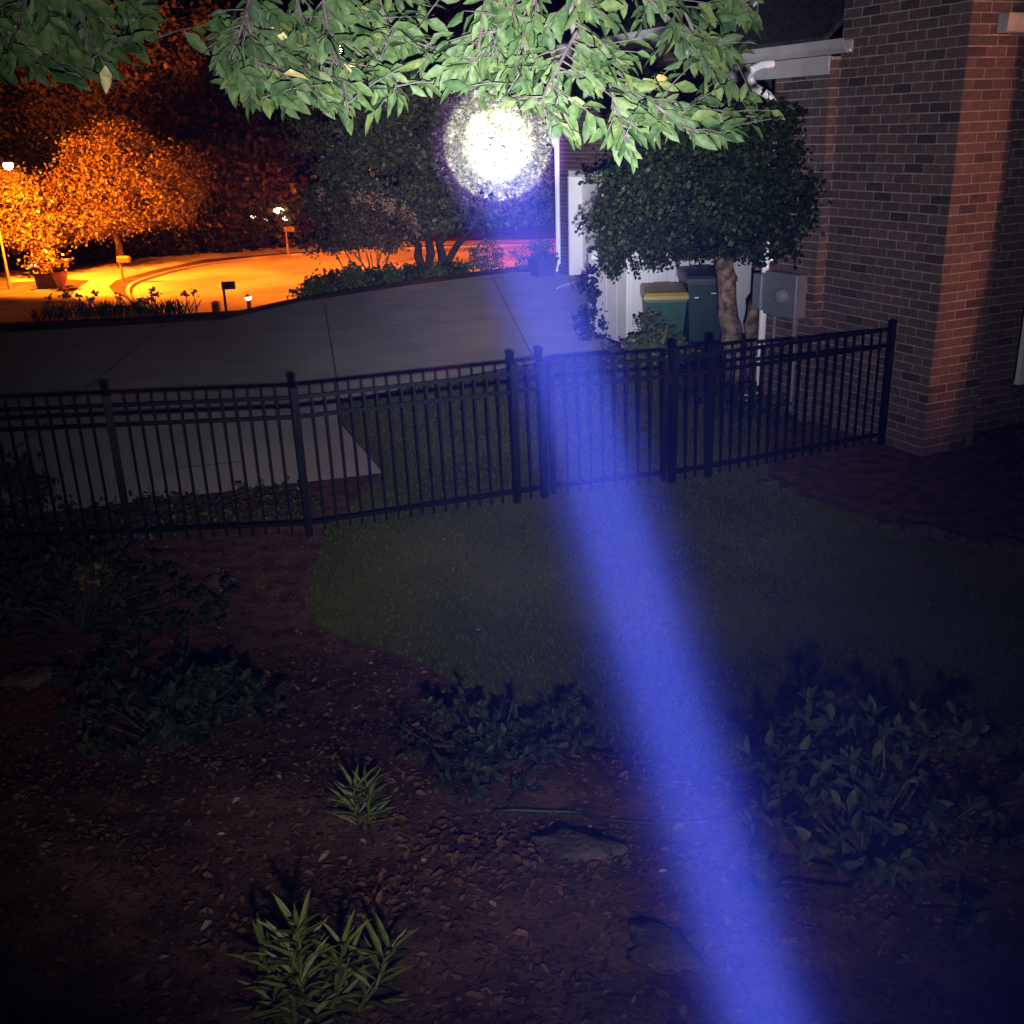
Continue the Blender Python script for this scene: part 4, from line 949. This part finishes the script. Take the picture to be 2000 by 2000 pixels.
tag(raw('mulch_chips', v, f, 'chips', None, loc=(0, 0, 0)), 'loose reddish brown mulch chips covering the garden slope', 'mulch', kind='stuff')
n = 420; c = gh(880, 1690); c2 = gh(700, 1330)
pts = np.concatenate([c[:2] + rs.normal(size=(n, 2)) * np.array([.33, .22]), c2[:2] + rs.normal(size=(n // 2, 2)) * np.array([.6, .45]), np.stack([rs.uniform(-2.5, 1.5, n // 2), rs.uniform(1.6, 5, n // 2)], 1)])
pts = pts[~inside(pts[:, 0], pts[:, 1], LP)]; n = len(pts); ang = rs.uniform(0, 6.28, n)
d = np.stack([np.cos(ang), np.sin(ang), rs.normal(size=n) * .3], 1); nr = np.stack([rs.normal(size=n) * .45, rs.normal(size=n) * .45, np.ones(n)], 1); L = rs.uniform(.022, .05, n)
v, f = leaves4(np.stack([pts[:, 0], pts[:, 1], hgt(pts[:, 0], pts[:, 1]) + .018], 1), L, L * .22, d, nr)
tag(raw('dry_leaves', v, f, 'dry_leaf', None, loc=(0, 0, 0)), 'dry brown leaves littered over the mulch around the lily plants', 'leaf litter', kind='stuff')
# lawn grass
n = 150000; X = rs.uniform(-2.6, 7, n); Y = rs.uniform(3, 15.2, n); k = inside(X, Y, LP); X, Y = X[k], Y[k]; n = len(X)
ang = rs.uniform(0, 6.28, n); d = np.stack([np.cos(ang) * .6, np.sin(ang) * .6, np.ones(n)], 1); L = rs.uniform(.022, .048, n)
v, f = quads(np.stack([X, Y, hgt(X, Y) + .012 + L * .4], 1), L, np.full(n, .0045), d, np.cross(d, rs.normal(size=(n, 3))))
tag(raw('lawn_grass', v, f, 'grass', None, loc=(0, 0, 0)), 'short mown lawn grass on both sides of the fence', 'grass', kind='stuff')

# ------------------------------------------------------------------ flashlight
fl_pos = CAM + RT * .076 - UP * .27 - FW * .06
aim = at(973, 282, 25.0); fdir = aim - fl_pos; fdir = fdir / np.linalg.norm(fdir)
fl = thing('flashlight', fl_pos - fdir * .14, 'black flashlight throwing the blue beam over the yard', 'flashlight')
MB().tube([fl_pos - fdir * .15, fl_pos - fdir * .05, fl_pos - fdir * .035, fl_pos - fdir * .012], [.013, .013, .021, .021], 16).build('body', 'mail_black', fl)
MB().tube([fl_pos - fdir * .0119, fl_pos - fdir * .0105], .019, 16).build('lens', 'lens_glass', fl)
def spot(name, watts, color, deg, blend, radius):
    ld = bpy.data.lights.new(name, 'SPOT'); ld.energy = watts; ld.color = color; ld.spot_size = math.radians(deg); ld.spot_blend = blend; ld.shadow_soft_size = radius
    o = bpy.data.objects.new(name, ld); COL.objects.link(o); o.parent = fl
    q = Vector(fdir).to_track_quat('-Z', 'Y'); o.rotation_mode = 'QUATERNION'; o.rotation_quaternion = q
    o.location = tuple(fl_pos - (fl_pos - fdir * .14)); return o
spot('beam_core', 1150000, (.92, .97, 1.0), 4.1, .55, .006)
spot('beam_hot_ring', 300000, (.92, .97, 1.0), 5.9, .2, .006)
spot('beam_corona', 210000, (.38, .18, 1.0), 7.6, .6, .012)
spot('beam_near_spill', 13000, (.92, .90, 1.0), 24, 1.0, .02)
spot('beam_inner_spill', 7500, (.90, .90, 1.0), 36, 1.0, .028)
spot('beam_mid_spill', 2100, (.92, .93, 1.0), 62, 1.0, .028)
spot('beam_wide_spill', 560, (.97, .95, 1.0), 94, 1.0, .028)

# warm light from the house door off to the right of the yard
dl = bpy.data.lights.new('door_light', 'SPOT'); dl.energy = 1250; dl.color = (1, .34, .18); dl.spot_size = math.radians(54); dl.spot_blend = .55; dl.use_square = False; dl.shadow_soft_size = .05
do = bpy.data.objects.new('door_light', dl); COL.objects.link(do)
dp = W(1.2, 7.80, 2.9); dt = W(7.0, 7.92, 2.85) - dp
do.location = tuple(dp); do.rotation_mode = 'QUATERNION'; do.rotation_quaternion = Vector(dt).to_track_quat('-Z', 'Y'); do.scale = (.17, 1, 1)

# ------------------------------------------------------------------ night air
m = bpy.data.materials.new('night_air'); m.use_nodes = True; n_ = m.node_tree.nodes; n_.clear()
vo = n_.new('ShaderNodeVolumePrincipled'); ou = n_.new('ShaderNodeOutputMaterial'); m.node_tree.links.new(vo.outputs[0], ou.inputs['Volume'])
vo.inputs['Color'].default_value = (.10, .145, 1, 1); vo.inputs['Density'].default_value = .00019; vo.inputs['Anisotropy'].default_value = 0
MAT['night_air'] = m
hb_ = MB().box((0, 150, 16), 440, 300, 24)
hz_o = hb_.build('haze', 'night_air', loc=(0, 0, 0)); tag(hz_o, 'thin night air that makes the flashlight beam visible', 'haze', kind='stuff')
